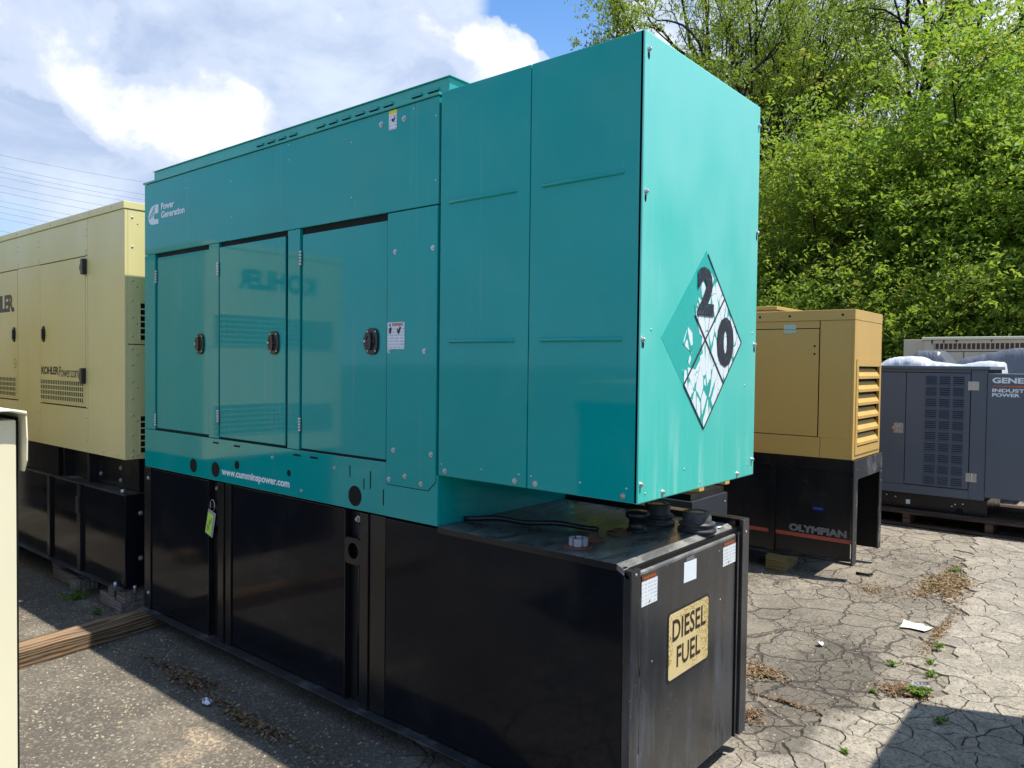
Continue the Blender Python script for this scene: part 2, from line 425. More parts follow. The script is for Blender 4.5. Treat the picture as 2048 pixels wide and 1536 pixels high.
def asphalt(name, piece=False, bed=False):
    m, t, b = mat(name)
    o = t.new('ShaderNodeNewGeometry').outputs['Position']
    sep = t.new('ShaderNodeSeparateXYZ'); t.put(sep.inputs[0], o)
    X, Y = sep.outputs[0], sep.outputs[1]
    agg = t.voro(o, 95, 'F1', 'Color')
    aggd = t.voro(o, 95)
    sepc = t.new('ShaderNodeSeparateColor'); t.put(sepc.inputs[0], agg)
    big = t.noise(o, 1.1, 5, 0.6)
    mid = t.noise(o, 7, 6, 0.65)
    fine = t.noise(o, 55, 4, 0.7)
    if piece:
        lo, hi = (0.185, 0.163, 0.132), (0.385, 0.345, 0.282)
        c = t.mix(t.step(t.m('ADD', t.m('MULTIPLY', mid, 0.5), t.m('MULTIPLY', fine, 0.5)), 0.36, 0.62), lo, hi)
        oi = t.new('ShaderNodeObjectInfo').outputs['Random']
        c = t.mix(t.step(oi, 0.0, 1.0, 0.0, 0.42, False), c, (0.17, 0.155, 0.135))
        c = t.mix(t.step(big, 0.46, 0.62, 0.0, 0.45), c, (0.16, 0.145, 0.122))
        dcr = t.voro(t.scale(o, (1, 1, 0)), 11, 'DISTANCE_TO_EDGE')
        c = t.mix(t.m('MULTIPLY', t.step(dcr, 0.006, 0.03, 1, 0), t.step(mid, 0.5, 0.62, 0, 0.7)), c, (0.05, 0.043, 0.035))
    else:
        lo, hi = (0.098, 0.085, 0.068), (0.245, 0.215, 0.170)
        k = t.m('ADD', t.m('MULTIPLY', big, 0.55), t.m('ADD', t.m('MULTIPLY', mid, 0.25), t.m('MULTIPLY', fine, 0.2)))
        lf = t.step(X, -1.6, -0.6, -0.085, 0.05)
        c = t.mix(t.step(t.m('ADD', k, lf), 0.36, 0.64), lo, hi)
    # pale and dark stones showing in the binder
    c = t.mix(t.step(sepc.outputs[0], 0.70, 0.97, 0, 0.38), c, (0.38, 0.32, 0.22))
    c = t.mix(t.step(sepc.outputs[1], 0.70, 0.97, 0, 0.45), c, (0.05, 0.048, 0.045))
    coarse = t.voro(o, 34)
    cc = t.voro(o, 34, 'F1', 'Color')
    sc2 = t.new('ShaderNodeSeparateColor'); t.put(sc2.inputs[0], cc)
    stone = t.m('MULTIPLY', t.step(coarse, 0.22, 0.32, 1, 0), t.step(sc2.outputs[0], 0.86, 0.89))
    c = t.mix(t.m('MULTIPLY', stone, 0.6), c, t.mix(sc2.outputs[1], (0.46, 0.36, 0.22), (0.36, 0.35, 0.34)))
    # irregular patches where the asphalt colour is darker
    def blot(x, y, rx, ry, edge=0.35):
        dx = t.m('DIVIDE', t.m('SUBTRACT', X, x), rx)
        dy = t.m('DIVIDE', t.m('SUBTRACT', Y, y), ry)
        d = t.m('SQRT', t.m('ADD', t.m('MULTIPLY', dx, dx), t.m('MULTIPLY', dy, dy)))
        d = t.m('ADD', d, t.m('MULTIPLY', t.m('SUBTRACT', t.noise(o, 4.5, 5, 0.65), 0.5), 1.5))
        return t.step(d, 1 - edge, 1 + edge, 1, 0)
    if not bed:
        s = t.m('MAXIMUM', blot(-0.02, 1.95, 0.26, 0.75, 0.25), blot(0.10, 1.22, 0.10, 0.22, 0.3))
        s = t.m('MAXIMUM', s, t.m('MULTIPLY', blot(-0.35, 2.7, 0.5, 0.9), 0.45))
        s = t.m('MAXIMUM', s, t.m('MULTIPLY', blot(-1.9, -0.18, 1.9, 0.22), 0.5))  # darker band along the long side of the tank
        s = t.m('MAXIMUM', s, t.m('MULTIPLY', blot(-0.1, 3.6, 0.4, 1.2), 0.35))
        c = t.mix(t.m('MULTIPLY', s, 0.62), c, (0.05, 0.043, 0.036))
        # worn dusty patch
        pk = t.m('MAXIMUM', blot(-1.86, -0.52, 0.15, 0.05, 0.3), t.m('MULTIPLY', blot(-1.80, -0.66, 0.07, 0.12, 0.4), 0.7))
        c = t.mix(t.m('MULTIPLY', pk, t.step(fine, 0.45, 0.6, 0.1, 0.65)), c, (0.50, 0.38, 0.25))
        dirt = t.step(t.noise(o, 2.3, 6, 0.7), 0.56, 0.72)
        c = t.mix(t.m('MULTIPLY', dirt, 0.35), c, (0.20, 0.15, 0.10))
    h = t.m('ADD', t.m('MULTIPLY', aggd, -0.6), t.m('MULTIPLY', fine, 0.8))
    if not piece:
        nz = t.new('ShaderNodeTexNoise'); t.put(nz.inputs['Vector'], o); nz.inputs['Scale'].default_value = 5
        nz.inputs['Detail'].default_value = 5
        add = t.new('ShaderNodeVectorMath', operation='MULTIPLY_ADD')
        t.put(add.inputs[0], nz.outputs['Color']); add.inputs[1].default_value = (0.22, 0.22, 0.0); t.put(add.inputs[2], o)
        flat = t.scale(add.outputs[0], (1.0, 0.75, 0.0))
        d1 = t.voro(flat, 3.4, 'DISTANCE_TO_EDGE')
        d2 = t.voro(t.scale(add.outputs[0], (1.1, 1, 0), (3, 1, 0)), 9.5, 'DISTANCE_TO_EDGE')
        zone = t.step(t.noise(o, 0.7, 2), 0.40, 0.55)
        right = t.step(X, -1.5, -0.8)
        k1 = t.m('MULTIPLY', t.step(d1, 0.005, 0.024, 0.9, 0), right)
        k2 = t.m('MULTIPLY', t.m('MULTIPLY', t.step(d2, 0.008, 0.035, 0.75, 0), zone), right)
        k = t.m('MAXIMUM', k1, k2)
        c = t.mix(t.m('MULTIPLY', k, 0.8), c, (0.028, 0.024, 0.02))
        h = t.m('SUBTRACT', h, t.m('MULTIPLY', k, 3.0))
    if bed:
        c = t.mix(t.noise(o, 20, 4), (0.020, 0.017, 0.014), (0.07, 0.055, 0.04))
    t.put(b.inputs['Base Color'], c)
    b.inputs['Roughness'].default_value = 0.9
    b.inputs['Specular IOR Level'].default_value = 0.25
    t.put(b.inputs['Normal'], t.bump(h, 0.8, 0.006))
    return m


M['asphalt'] = asphalt('worn_asphalt')
M['asphalt_piece'] = asphalt('pale_cracked_asphalt', piece=True)
M['crack_bed'] = asphalt('crack_dirt', bed=True)


def leafmat(name, c1, c2, c3, tr=0.45):
    m, t, b = mat(name)
    a = t.new('ShaderNodeAttribute', attribute_name='tint').outputs['Fac']
    oi = t.new('ShaderNodeObjectInfo').outputs['Random']
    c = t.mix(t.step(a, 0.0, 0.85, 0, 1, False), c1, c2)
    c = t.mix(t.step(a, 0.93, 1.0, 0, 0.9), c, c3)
    hs = t.new('ShaderNodeHueSaturation')
    t.put(hs.inputs['Color'], c)
    t.put(hs.inputs['Hue'], t.step(oi, 0, 1, 0.487, 0.512, False))
    t.put(hs.inputs['Value'], t.step(oi, 0, 1, 0.85, 1.2, False))
    c = hs.outputs[0]
    t.put(b.inputs['Base Color'], c)
    b.inputs['Roughness'].default_value = 0.55
    b.inputs['Specular IOR Level'].default_value = 0.22
    tl = t.new('ShaderNodeBsdfTranslucent')
    t.put(tl.inputs[0], t.mix(0.6, c, (0.42, 0.56, 0.04)))
    ms = t.new('ShaderNodeMixShader')
    ms.inputs[0].default_value = tr
    t.l.new(b.outputs[0], ms.inputs[1]); t.l.new(tl.outputs[0], ms.inputs[2])
    t.l.new(ms.outputs[0], t.n['Material Output'].inputs[0])
    return m


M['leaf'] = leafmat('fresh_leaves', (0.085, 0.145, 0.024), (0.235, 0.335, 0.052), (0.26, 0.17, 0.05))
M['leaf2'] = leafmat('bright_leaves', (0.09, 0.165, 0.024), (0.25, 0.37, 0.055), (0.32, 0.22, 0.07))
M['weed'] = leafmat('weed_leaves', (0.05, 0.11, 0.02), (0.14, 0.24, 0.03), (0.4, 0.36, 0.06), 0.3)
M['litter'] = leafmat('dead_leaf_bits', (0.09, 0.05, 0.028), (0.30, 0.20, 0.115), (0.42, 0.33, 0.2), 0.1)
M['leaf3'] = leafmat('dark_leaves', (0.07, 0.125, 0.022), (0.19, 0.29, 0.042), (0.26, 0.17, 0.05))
M['bark'] = paint('dark_bark', (0.032, 0.025, 0.020), 0.9, 0.35, spec=0.1, dirt=(0.12, 0.11, 0.09), dirt_amt=0.4, peel=0.0)
nb_t = NT(M['bark'].node_tree)
nb_o = nb_t.new('ShaderNodeNewGeometry').outputs['Position']
nb_t.put(M['bark'].node_tree.nodes['Principled BSDF'].inputs['Normal'], nb_t.bump(nb_t.noise(nb_t.scale(nb_o, (1, 1, 0.25)), 28, 5), 0.8, 0.02))


def tarpmat(name, col, rough):
    m, t, b = mat(name)
    o = t.new('ShaderNodeNewGeometry').outputs['Position']
    t.put(b.inputs['Base Color'], t.mix(t.noise(o, 6, 4), tuple(x * 0.75 for x in col), col))
    b.inputs['Roughness'].default_value = rough
    t.put(b.inputs['Normal'], t.bump(t.noise(t.scale(o, (1, 1, 0.4)), 8, 4, 0.5, 2.0), 0.45, 0.03))
    return m


M['tarp_white'] = tarpmat('white_plastic_sheet', (0.66, 0.69, 0.73), 0.3)
M['tarp_grey'] = tarpmat('grey_silver_tarp', (0.13, 0.14, 0.17), 0.3)


# ------------------------------------------------------------ mesh helpers
def link(o, parent=None):
    C.objects.link(o)
    if parent is not None:
        o.parent = parent
    return o


def thing(name, label, cat, loc=(0, 0, 0), rz=0, group=None):
    o = bpy.data.objects.new(name, None)
    o.empty_display_size = 0.2
    o.location = loc
    o.rotation_euler = (0, 0, rz)
    o['label'] = label
    o['category'] = cat
    if group: o['group'] = group
    return link(o)


def tag(o, label=None, cat=None, group=None, kind=None):
    if label: o['label'] = label
    if cat: o['category'] = cat
    if group: o['group'] = group
    if kind: o['kind'] = kind
    return o


class MB:
    def __init__(s):
        s.v = []; s.f = []; s.smooth = []

    def add(s, vs, fs, smooth=False):
        k = len(s.v)
        s.v += [tuple(p) for p in vs]
        s.f += [tuple(k + i for i in f) for f in fs]
        s.smooth += [smooth] * len(fs)
        return s

    def box(s, x0, x1, y0, y1, z0, z1, rot=None, at=None):
        vs = [(x, y, z) for x in (x0, x1) for y in (y0, y1) for z in (z0, z1)]
        if rot is not None:
            vs = [tuple(Vector(at) + rot @ (Vector(p) - Vector(at))) for p in vs]
        return s.add(vs, [(0, 1, 3, 2), (4, 6, 7, 5), (0, 4, 5, 1), (2, 3, 7, 6), (0, 2, 6, 4), (1, 5, 7, 3)])

    def prism(s, pts, axis, a, b, smooth=False):
        """polygon pts given in the plane square to axis, swept from a to b"""
        def P(u, v, c):
            return {'x': (c, u, v), 'y': (u, c, v), 'z': (u, v, c)}[axis]
        n = len(pts)
        vs = [P(u, v, a) for u, v in pts] + [P(u, v, b) for u, v in pts]
        fs = [tuple(range(n))[::-1], tuple(range(n, 2 * n))]
        k = len(s.v)
        s.add(vs, fs)
        s.f += [tuple(k + q for q in (i, (i + 1) % n, n + (i + 1) % n, n + i)) for i in range(n)]
        s.smooth += [smooth] * n
        return s

    def cyl(s, c, r, a, b, axis='z', seg=16, r2=None, cap=True, smooth=True):
        r2 = r if r2 is None else r2
        def P(u, v, h):
            return {'z': (c[0] + u, c[1] + v, h), 'x': (h, c[0] + u, c[1] + v), 'y': (c[0] + u, h, c[1] + v)}[axis]
        vs = []
        for (h, rr) in ((a, r), (b, r2)):
            vs += [P(rr * math.cos(2 * math.pi * i / seg), rr * math.sin(2 * math.pi * i / seg), h) for i in range(seg)]
        s.add(vs, [(i, (i + 1) % seg, seg + (i + 1) % seg, seg + i) for i in range(seg)], smooth)
        if cap:
            k = len(s.v) - 2 * seg
            s.f += [tuple(k + i for i in range(seg))[::-1], tuple(k + seg + i for i in range(seg))]
            s.smooth += [False, False]
        return s

    def lathe(s, c, prof, seg=24, axis='z'):
        """prof: list of (radius, height)"""
        n = len(prof)
        vs = []
        for r, h in prof:
            for i in range(seg):
                u, v = r * math.cos(2 * math.pi * i / seg), r * math.sin(2 * math.pi * i / seg)
                vs.append({'z': (c[0] + u, c[1] + v, c[2] + h), 'y': (c[0] + u, c[1] + h, c[2] + v), 'x': (c[0] + h, c[1] + u, c[2] + v)}[axis])
        fs = [(j * seg + i, j * seg + (i + 1) % seg, (j + 1) * seg + (i + 1) % seg, (j + 1) * seg + i) for j in range(n - 1) for i in range(seg)]
        s.add(vs, fs, True)
        k = len(s.v) - n * seg
        s.f.append(tuple(k + (n - 1) * seg + i for i in range(seg))); s.smooth.append(False)
        s.f.append(tuple(k + i for i in range(seg))[::-1]); s.smooth.append(False)
        return s

    def tube(s, pts, rad, seg=8):
        pts = [Vector(p) for p in pts]
        rads = rad if isinstance(rad, (list, tuple)) else [rad] * len(pts)
        vs = []
        for i, p in enumerate(pts):
            d = (pts[min(i + 1, len(pts) - 1)] - pts[max(i - 1, 0)]).normalized()
            up = Vector((0, 0, 1)) if abs(d.z) < 0.9 else Vector((1, 0, 0))
            a = d.cross(up).normalized(); b = a.cross(d)
            vs += [tuple(p + (a * math.cos(2 * math.pi * k / seg) + b * math.sin(2 * math.pi * k / seg)) * rads[i]) for k in range(seg)]
        n = len(pts)
        fs = [(j * seg + i, j * seg + (i + 1) % seg, (j + 1) * seg + (i + 1) % seg, (j + 1) * seg + i) for j in range(n - 1) for i in range(seg)]
        return s.add(vs, fs + [tuple(range(seg))[::-1], tuple((n - 1) * seg + i for i in range(seg))], True)

    def build(s, name, material, parent=None, bevel=0, loc=None):
        me = bpy.data.meshes.new(name)
        me.from_pydata(s.v, [], s.f)
        me.polygons.foreach_set('use_smooth', s.smooth)
        me.materials.append(material)
        bm = bmesh.new(); bm.from_mesh(me)
        bmesh.ops.recalc_face_normals(bm, faces=bm.faces)
        if bevel:
            es = [e for e in bm.edges if len(e.link_faces) == 2 and e.calc_face_angle(0) > 0.6]
            bmesh.ops.bevel(bm, geom=es, offset=bevel, segments=2, profile=0.6, affect='EDGES', clamp_overlap=True)
        bm.to_mesh(me); bm.free()
        o = bpy.data.objects.new(name, me)
        if loc is not None: o.location = loc
        return link(o, parent)


def box(name, m, parent, x0, x1, y0, y1, z0, z1, bevel=0):
    return MB().box(x0, x1, y0, y1, z0, z1).build(name, m, parent, bevel)


def shared(name, me, parent, loc, rot=None, scale=None):
    """another piece that uses the mesh me"""
    o = bpy.data.objects.new(name, me)
    o.location = loc
    if rot is not None: o.rotation_euler = rot
    if scale is not None: o.scale = scale
    return link(o, parent)


def lettering(body, m, parent, face, at, width, height, name='lettering', bold=0.012, shear=0.0, depth=0.0012, spacing=1.0):
    """flat print. face: 'side' faces -Y and reads along +X, 'end' faces +X and reads along +Y. at = left bottom corner"""
    cu = bpy.data.curves.new(name, 'FONT')
    cu.body = body
    cu.size = 1.0
    cu.offset = bold
    cu.extrude = 0.0
    cu.shear = shear
    cu.resolution_u = 3
    cu.space_character = spacing
    tmp = bpy.data.objects.new('tmp', cu)
    me = bpy.data.meshes.new_from_object(tmp)
    bpy.data.objects.remove(tmp)
    n = len(me.vertices)
    co = np.zeros(n * 3); me.vertices.foreach_get('co', co); co = co.reshape(-1, 3)
    mn, mx = co.min(0), co.max(0)
    u = (co[:, 0] - mn[0]) / (mx[0] - mn[0]) * width
    v = (co[:, 1] - mn[1]) / (mx[1] - mn[1]) * height
    z = np.zeros(n)
    new = np.stack([u, z, v], 1) if face == 'side' else np.stack([z, u, v], 1)
    new += np.array(at)
    me.vertices.foreach_set('co', new.ravel())
    me.materials.clear()
    me.materials.append(m)
    bm = bmesh.new(); bm.from_mesh(me)
    want = Vector((0, -1, 0)) if face == 'side' else Vector((1, 0, 0))
    for f in bm.faces:
        f.normal_update()
        if f.normal.dot(want) < 0: f.normal_flip()
    bm.to_mesh(me); bm.free()
    me.name = name
    return link(bpy.data.objects.new(name, me), parent)


def flat(name, m, parent, face, pts, off, thick=0.0008):
    """a thin printed film: pts in the plane, off = the position of its outer face"""
    mb = MB()
    if face == 'side':
        mb.prism(pts, 'y', off, off + thick)
    else:
        mb.prism(pts, 'x', off - thick, off)
    return mb.build(name, m, parent)


def rect(u0, u1, v0, v1):
    return [(u0, v0), (u1, v0), (u1, v1), (u0, v1)]


def circ(u, v, ru, rv=None, n=20):
    rv = ru if rv is None else rv
    return [(u + ru * math.cos(2 * math.pi * i / n), v + rv * math.sin(2 * math.pi * i / n)) for i in range(n)]


# a hexagonal bolt head with washer, axis along +Z of its own, reused everywhere
def bolt_mesh(name='bolt', r=0.0095, h=0.008):
    mb = MB()
    mb.cyl((0, 0), r * 1.75, 0, 0.002, seg=14)
    mb.cyl((0, 0), r * 1.15, 0.002, 0.002 + h, seg=6, smooth=False)
    mb.cyl((0, 0), r * 0.8, 0.002 + h, 0.0035 + h, seg=8, r2=r * 0.4)
    o = mb.build(name, M['steel'])
    me = o.data
    bpy.data.objects.remove(o)
    return me


BOLT = bolt_mesh()
RIVET = None
_mb = MB(); _mb.lathe((0, 0, 0), [(0.0085, 0), (0.0075, 0.0025), (0.004, 0.004), (0.0005, 0.0045)], 10)
_o = _mb.build('rivet', M['steel']); RIVET = _o.data; bpy.data.objects.remove(_o)
SIDE = (math.radians(90), 0, 0)       # pieces that face -Y
END = (0, math.radians(90), 0)        # pieces that face +X


def bolts_side(parent, pts, y=0.0, me=None, name='bolt', scale=None):
    scale = tuple(0.68 * q for q in (scale or (1, 1, 1)))
    for (x, z) in pts:
        shared(name, me or BOLT, parent, (x, y, z), (SIDE[0], random.random() * 3, 0) if False else SIDE, scale)


def bolts_end(parent, pts, x=0.0, me=None, name='bolt', scale=None):
    scale = tuple(0.70 * q for q in (scale or (1, 1, 1)))
    for (y, z) in pts:
        shared(name, me or BOLT, parent, (x, y, z), END, scale)


def hinge(parent, x, z0, z1, y=0.0):
    mb = MB()
    n = 5
    dz = (z1 - z0) / n
    for i in range(n):
        mb.cyl((x, y - 0.006), 0.0075, z0 + dz * i + 0.0012, z0 + dz * (i + 1) - 0.0012, seg=10)
    mb.box(x - 0.022, x - 0.004, y - 0.003, y - 0.0005, z0, z1)
    return mb.build('hinge', M['steel'], parent)


# ============================================================ THE GROUND
def sheet(name, m, x0, x1, y0, y1, z, nx=1, ny=1):
    vs = [(x0 + (x1 - x0) * i / nx, y0 + (y1 - y0) * j / ny, z) for j in range(ny + 1) for i in range(nx + 1)]
    fs = [(j * (nx + 1) + i, j * (nx + 1) + i + 1, (j + 1) * (nx + 1) + i + 1, (j + 1) * (nx + 1) + i) for j in range(ny) for i in range(nx)]
    return MB().add(vs, fs).build(name, m)


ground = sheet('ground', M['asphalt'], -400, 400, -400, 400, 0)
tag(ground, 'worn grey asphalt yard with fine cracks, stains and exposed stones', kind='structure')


# the broken pale asphalt on the right: every piece between two cracks has its own edges
def seam_x(y):
    pts = [(-2.0, -1.0), (0.55, -0.9), (0.80, -0.35), (0.98, 0.10), (1.20, 0.20), (1.75, 0.21), (1.95, 0.30), (2.13, 0.455), (2.78, 0.386), (3.65, 0.297), (5.64, 0.065), (8, -0.2)]
    for (a, xa), (b, xb) in zip(pts, pts[1:]):
        if y <= b:
            return xa + (xb - xa) * (y - a) / (b - a)
    return pts[-1][1]


def clip(poly, mx, my, nx, ny):
    out_ = []
    n = len(poly)
    for i in range(n):
        a, b = poly[i], poly[(i + 1) % n]
        da = (a[0] - mx) * nx + (a[1] - my) * ny
        db = (b[0] - mx) * nx + (b[1] - my) * ny
        if da <= 0: out_.append(a)
        if (da < 0 < db) or (db < 0 < da):
            t_ = da / (da - db)
            out_.append((a[0] + (b[0] - a[0]) * t_, a[1] + (b[1] - a[1]) * t_))
    return out_


def cracked_area():
    cs = 0.165
    seeds = []
    for j in range(-1, 41):
        for i in range(-3, 18):
            x = -0.95 + (i + random.uniform(-.46, .46)) * cs
            y = 0.45 + (j + random.uniform(-.46, .46)) * cs * 1.05
            q = mnoise.noise(Vector((x * 0.9, y * 0.9, 9)))
            if random.random() < 0.14 + q * 0.4: continue
            seeds.append((x, y))
            if random.random() < 0.16 - q * 0.3: seeds.append((x + random.uniform(.05, .10), y + random.uniform(-.1, .1)))
    bed = MB()
    count = 0
    for k, (sx, sy) in enumerate(seeds):
        if not (sx > seam_x(sy) + 0.04 and sx < 1.55 and 0.5 < sy < 6.9): continue
        if sy > 3.0 and sx > 1.0: continue
        poly = [(sx - 1, sy - 1), (sx + 1, sy - 1), (sx + 1, sy + 1), (sx - 1, sy + 1)]
        for (tx, ty) in seeds:
            dx, dy = tx - sx, ty - sy
            d = math.hypot(dx, dy)
            if 0 < d < 0.9:
                poly = clip(poly, sx + dx / 2, sy + dy / 2, dx / d, dy / d)
        if len(poly) < 3: continue
        pts = []
        n = len(poly)
        for i in range(n):
            a, b = poly[i], poly[(i + 1) % n]
            L = math.hypot(b[0] - a[0], b[1] - a[1])
            if L < 0.008: continue
            m_ = max(1, min(8, int(L / 0.022)))
            for q in range(m_):
                x = a[0] + (b[0] - a[0]) * q / m_; y = a[1] + (b[1] - a[1]) * q / m_
                nz = mnoise.noise_vector(Vector((x * 9, y * 9, 0)))
                nz2 = mnoise.noise_vector(Vector((x * 34, y * 34, 5)))
                pts.append((x + nz.x * 0.045 + nz2.x * 0.016, y + nz.y * 0.045 + nz2.y * 0.016))
        cx = sum(p[0] for p in pts) / len(pts); cy = sum(p[1] for p in pts) / len(pts)
        gap = 0.0006 + 0.0048 * max(0, 0.5 + mnoise.noise(Vector((sx * 1.3, sy * 1.3, 2))))
        ip = []
        for (x, y) in pts:
            r_ = math.hypot(x - cx, y - cy) + 1e-6
            s_ = max(0.5, 1 - gap / r_)
            ip.append((cx + (x - cx) * s_, cy + (y - cy) * s_))
        tx, ty = random.uniform(-.006, .006), random.uniform(-.006, .006)
        h0 = 0.009 + random.uniform(-.0015, .0015)
        mb = MB()
        N = len(ip)
        low = [(x, y, 0.0) for x, y in ip]
        mid = [(x, y, h0 - 0.003 + (x - cx) * tx + (y - cy) * ty) for x, y in ip]
        top = [(cx + (x - cx) * 0.965, cy + (y - cy) * 0.965, h0 + (x - cx) * tx + (y - cy) * ty) for x, y in ip]
        mb.add(low + mid + top, [(i, (i + 1) % N, N + (i + 1) % N, N + i) for i in range(N)] + [(N + i, N + (i + 1) % N, 2 * N + (i + 1) % N, 2 * N + i) for i in range(N)] + [tuple(2 * N + i for i in range(N))])
        mb.build('asphalt_piece', M['asphalt_piece'], ground)
        bed.add([(cx + (x - cx) * (1 + 0.006 / (math.hypot(x - cx, y - cy) + 1e-6)), cy + (y - cy) * (1 + 0.006 / (math.hypot(x - cx, y - cy) + 1e-6)), 0.0015 + count * 6e-6) for x, y in pts], [tuple(range(len(pts)))])
        count += 1
    bed.build('crack_dirt', M['crack_bed'], ground)


cracked_area()

# ============================================================ THE TEAL GENERATOR ON ITS BLACK FUEL TANK
L, W, H, ZT, ZO, ZB = 3.584, 0.973, 2.783, 1.0, 1.214, 0.09
G = thing('generator', 'large teal standby generator enclosure on a tall black diesel fuel tank, in the middle', 'generator', (0, 0, 0))


def P_(name, m, *a, **k):
    return box(name, m, G, *a, **k)


# dark inside behind the gaps
P_('inner_frame', M['flat_black'], -3.555, -0.955, 0.022, W - 0.03, 1.02, 2.765)
P_('inner_frame', M['flat_black'], -0.94, -0.02, 0.022, W - 0.022, 1.235, 2.765)
up = P_('upper_panel', M['teal'], -3.583, -0.957, 0, 0.02, 2.332, 2.772, bevel=0.003)
roof = P_('roof', M['teal_roof'], -3.592, -0.953, -0.007, W + 0.007, 2.774, 2.786, bevel=0.002)
rail = MB()
rail.prism([(-3.584, 1.0), (-0.946, 1.0), (-0.946, 1.2125), (-0.9555, 1.2125), (-0.9555, 1.182), (-1.001, 1.140), (-1.269, 1.140), (-1.269, 1.237), (-3.584, 1.237)], 'y', 0.0, 0.02)
rail = rail.build('base_rail', M['teal_rail'], G, 0.0025)
# stiles between the doors
for x0, x1 in ((-3.583, -3.447), (-2.793, -2.687), (-2.022, -1.921)):
    P_('door_post', M['teal'], x0, x1, 0.0, 0.02, 1.2395, 2.3295, bevel=0.0025)
acc = MB()
acc.prism([(-1.266, 1.143), (-1.003, 1.143), (-0.958, 1.184), (-0.958, 2.3265), (-1.266, 2.3265)], 'y', -0.003, 0.018)
acc = acc.build('access_panel', M['teal'], G, 0.003)
bolts_side(acc, [(-1.215, 2.156), (-0.983, 2.153), (-1.250, 1.728), (-1.029, 1.727), (-1.218, 1.296), (-0.984, 1.297), (-1.246, 1.166), (-1.143, 1.190), (-1.043, 1.167)], -0.003)


def slam_latch(parent, x, z, y):
    mb = MB()
    prof = []
    n = 26
    for i in range(n):
        a = 2 * math.pi * i / n
        u, v = math.cos(a), math.sin(a)
        # rounded oblong with a nose on the hinge side
        r = 1.0 / (abs(u / 0.044) ** 3 + abs(v / 0.060) ** 3) ** (1 / 3)
        px, pz = r * u, r * v
        if u < 0: px -= 0.016 * max(0, math.cos(a * 1.0 - math.pi)) ** 3
        prof.append((x + px, z + pz))
    mb.prism(prof, 'y', y - 0.007, y)
    mb2 = [(x + (a - x) * 0.93, z + (b - z) * 0.93) for a, b in prof]
    mb.prism(mb2, 'y', y - 0.010, y - 0.007)
    o = mb.build('latch', M['plastic'], parent, 0.0015)
    # the dished pull and its paddle
    d = MB()
    d.lathe((x - 0.006, y - 0.0095, z), [(0.030, 0.0), (0.033, -0.003), (0.029, -0.005), (0.024, -0.001)], 22, 'y')
    d.prism(circ(x - 0.003, z, 0.010, 0.040, 16), 'y', y - 0.019, y - 0.009)
    d.prism(rect(x - 0.028, x + 0.02, z - 0.004, z + 0.004), 'y', y - 0.014, y - 0.009)
    d.build('latch_paddle', M['plastic'], parent, 0.001)
    for dx, dz, q in ((0.028, 0.043, .6), (0.028, -0.043, .6), (-0.026, 0.043, .6), (-0.026, -0.043, .6), (-0.046, 0, .9)):
        shared('latch_screw', RIVET, parent, (x + dx, y - 0.010, z + dz), SIDE, (q, q, q))


doors = [(-3.432, -2.803, 2.319, 1.245, -2.898), (-2.667, -2.036, 2.315, 1.243, -2.129), (-1.906, -1.276, 2.311, 1.241, -1.370)]
for i, (x0, x1, zt, zb, hx) in enumerate(doors):
    mb = MB(); mb.box(x0, x1, 0.001, 0.0075, zb + 0.007, zt - 0.012); mb.box(x0 + 0.01, x1 - 0.01, 0.0076, 0.021, zb + 0.02, zt - 0.02)
    # a lip round the edge of the sheet
    d = mb.build('door', M['teal'], G, 0.003)
    # each door hangs at its own tiny angle, as hinged sheet does
    d.rotation_euler = ((-0.004, 0.003, -0.002)[i], 0, 0)
    d.location = (0, 0, 0)
    hz = [(2.150, 2.230), (1.262, 1.340)] if i == 0 else [(2.147, 2.222), (1.330, 1.400)]
    for a, b in hz: hinge(d, x0 - 0.010, a, b, 0.002)
    slam_latch(d, hx, 1.771, 0.001)
    # black strip painted in as the shade of the gap above each door
    P_('door_top_shade', M['flat_black'], x0 + 0.002, x1 - 0.002, 0.012, 0.019, zt - 0.011, 2.331)
    P_('door_foot_shade', M['flat_black'], x0, x1, 0.008, 0.0195, 1.2375, zb + 0.006)  # black strip stands in for the shadow gap beneath the door

# end section: two plain sheets with pressed ribs
for x0, x1, rx in ((-0.944, -0.478, ((-0.899, -0.537), (-0.892, -0.538))), (-0.474, -0.003, ((-0.423, -0.068), (-0.426, -0.067)))):
    pn = P_('side_panel', M['teal'], x0, x1, 0, 0.02, ZO, 2.783, bevel=0.003)
    for (a, b), z in zip(rx, (2.329, 1.767)):
        mb = MB()
        n = 8
        prof = [(-0.004 - 0.0 + 0.0, 0)]
        vs = []
        for xx, sc in ((a, 0.05), (a + 0.008, 1), (b - 0.008, 1), (b, 0.05)):
            for q in range(n + 1):
                an = math.pi * q / n
                vs.append((xx, 0.0005 - 0.0095 * math.sin(an) * sc, z + 0.0085 * math.cos(an) * (0.3 + 0.7 * sc)))
        fs = [(r_ * (n + 1) + q, r_ * (n + 1) + q + 1, (r_ + 1) * (n + 1) + q + 1, (r_ + 1) * (n + 1) + q) for r_ in range(3) for q in range(n)]
        mb.add(vs, fs, True).build('pressed_rib', M['teal'], pn)
    bolts_side(pn, [(x0 + 0.039, 1.235), (x1 - 0.056, 1.235)])
    for dx in (0.02, 0.24, 0.43):
        shared('rivet', RIVET, pn, (x0 + dx, 0, 1.262), SIDE, (0.5, 0.5, 0.6))
P_('end_roof', M['teal_roof'], -0.944, -0.001, 0.0205, W - 0.02, 2.773, 2.783)
endp = MB().box(-0.018, 0.0, 0.0, W, ZO - 0.001, 2.784).build('end_panel', M['teal_faded'], G, 0.004)
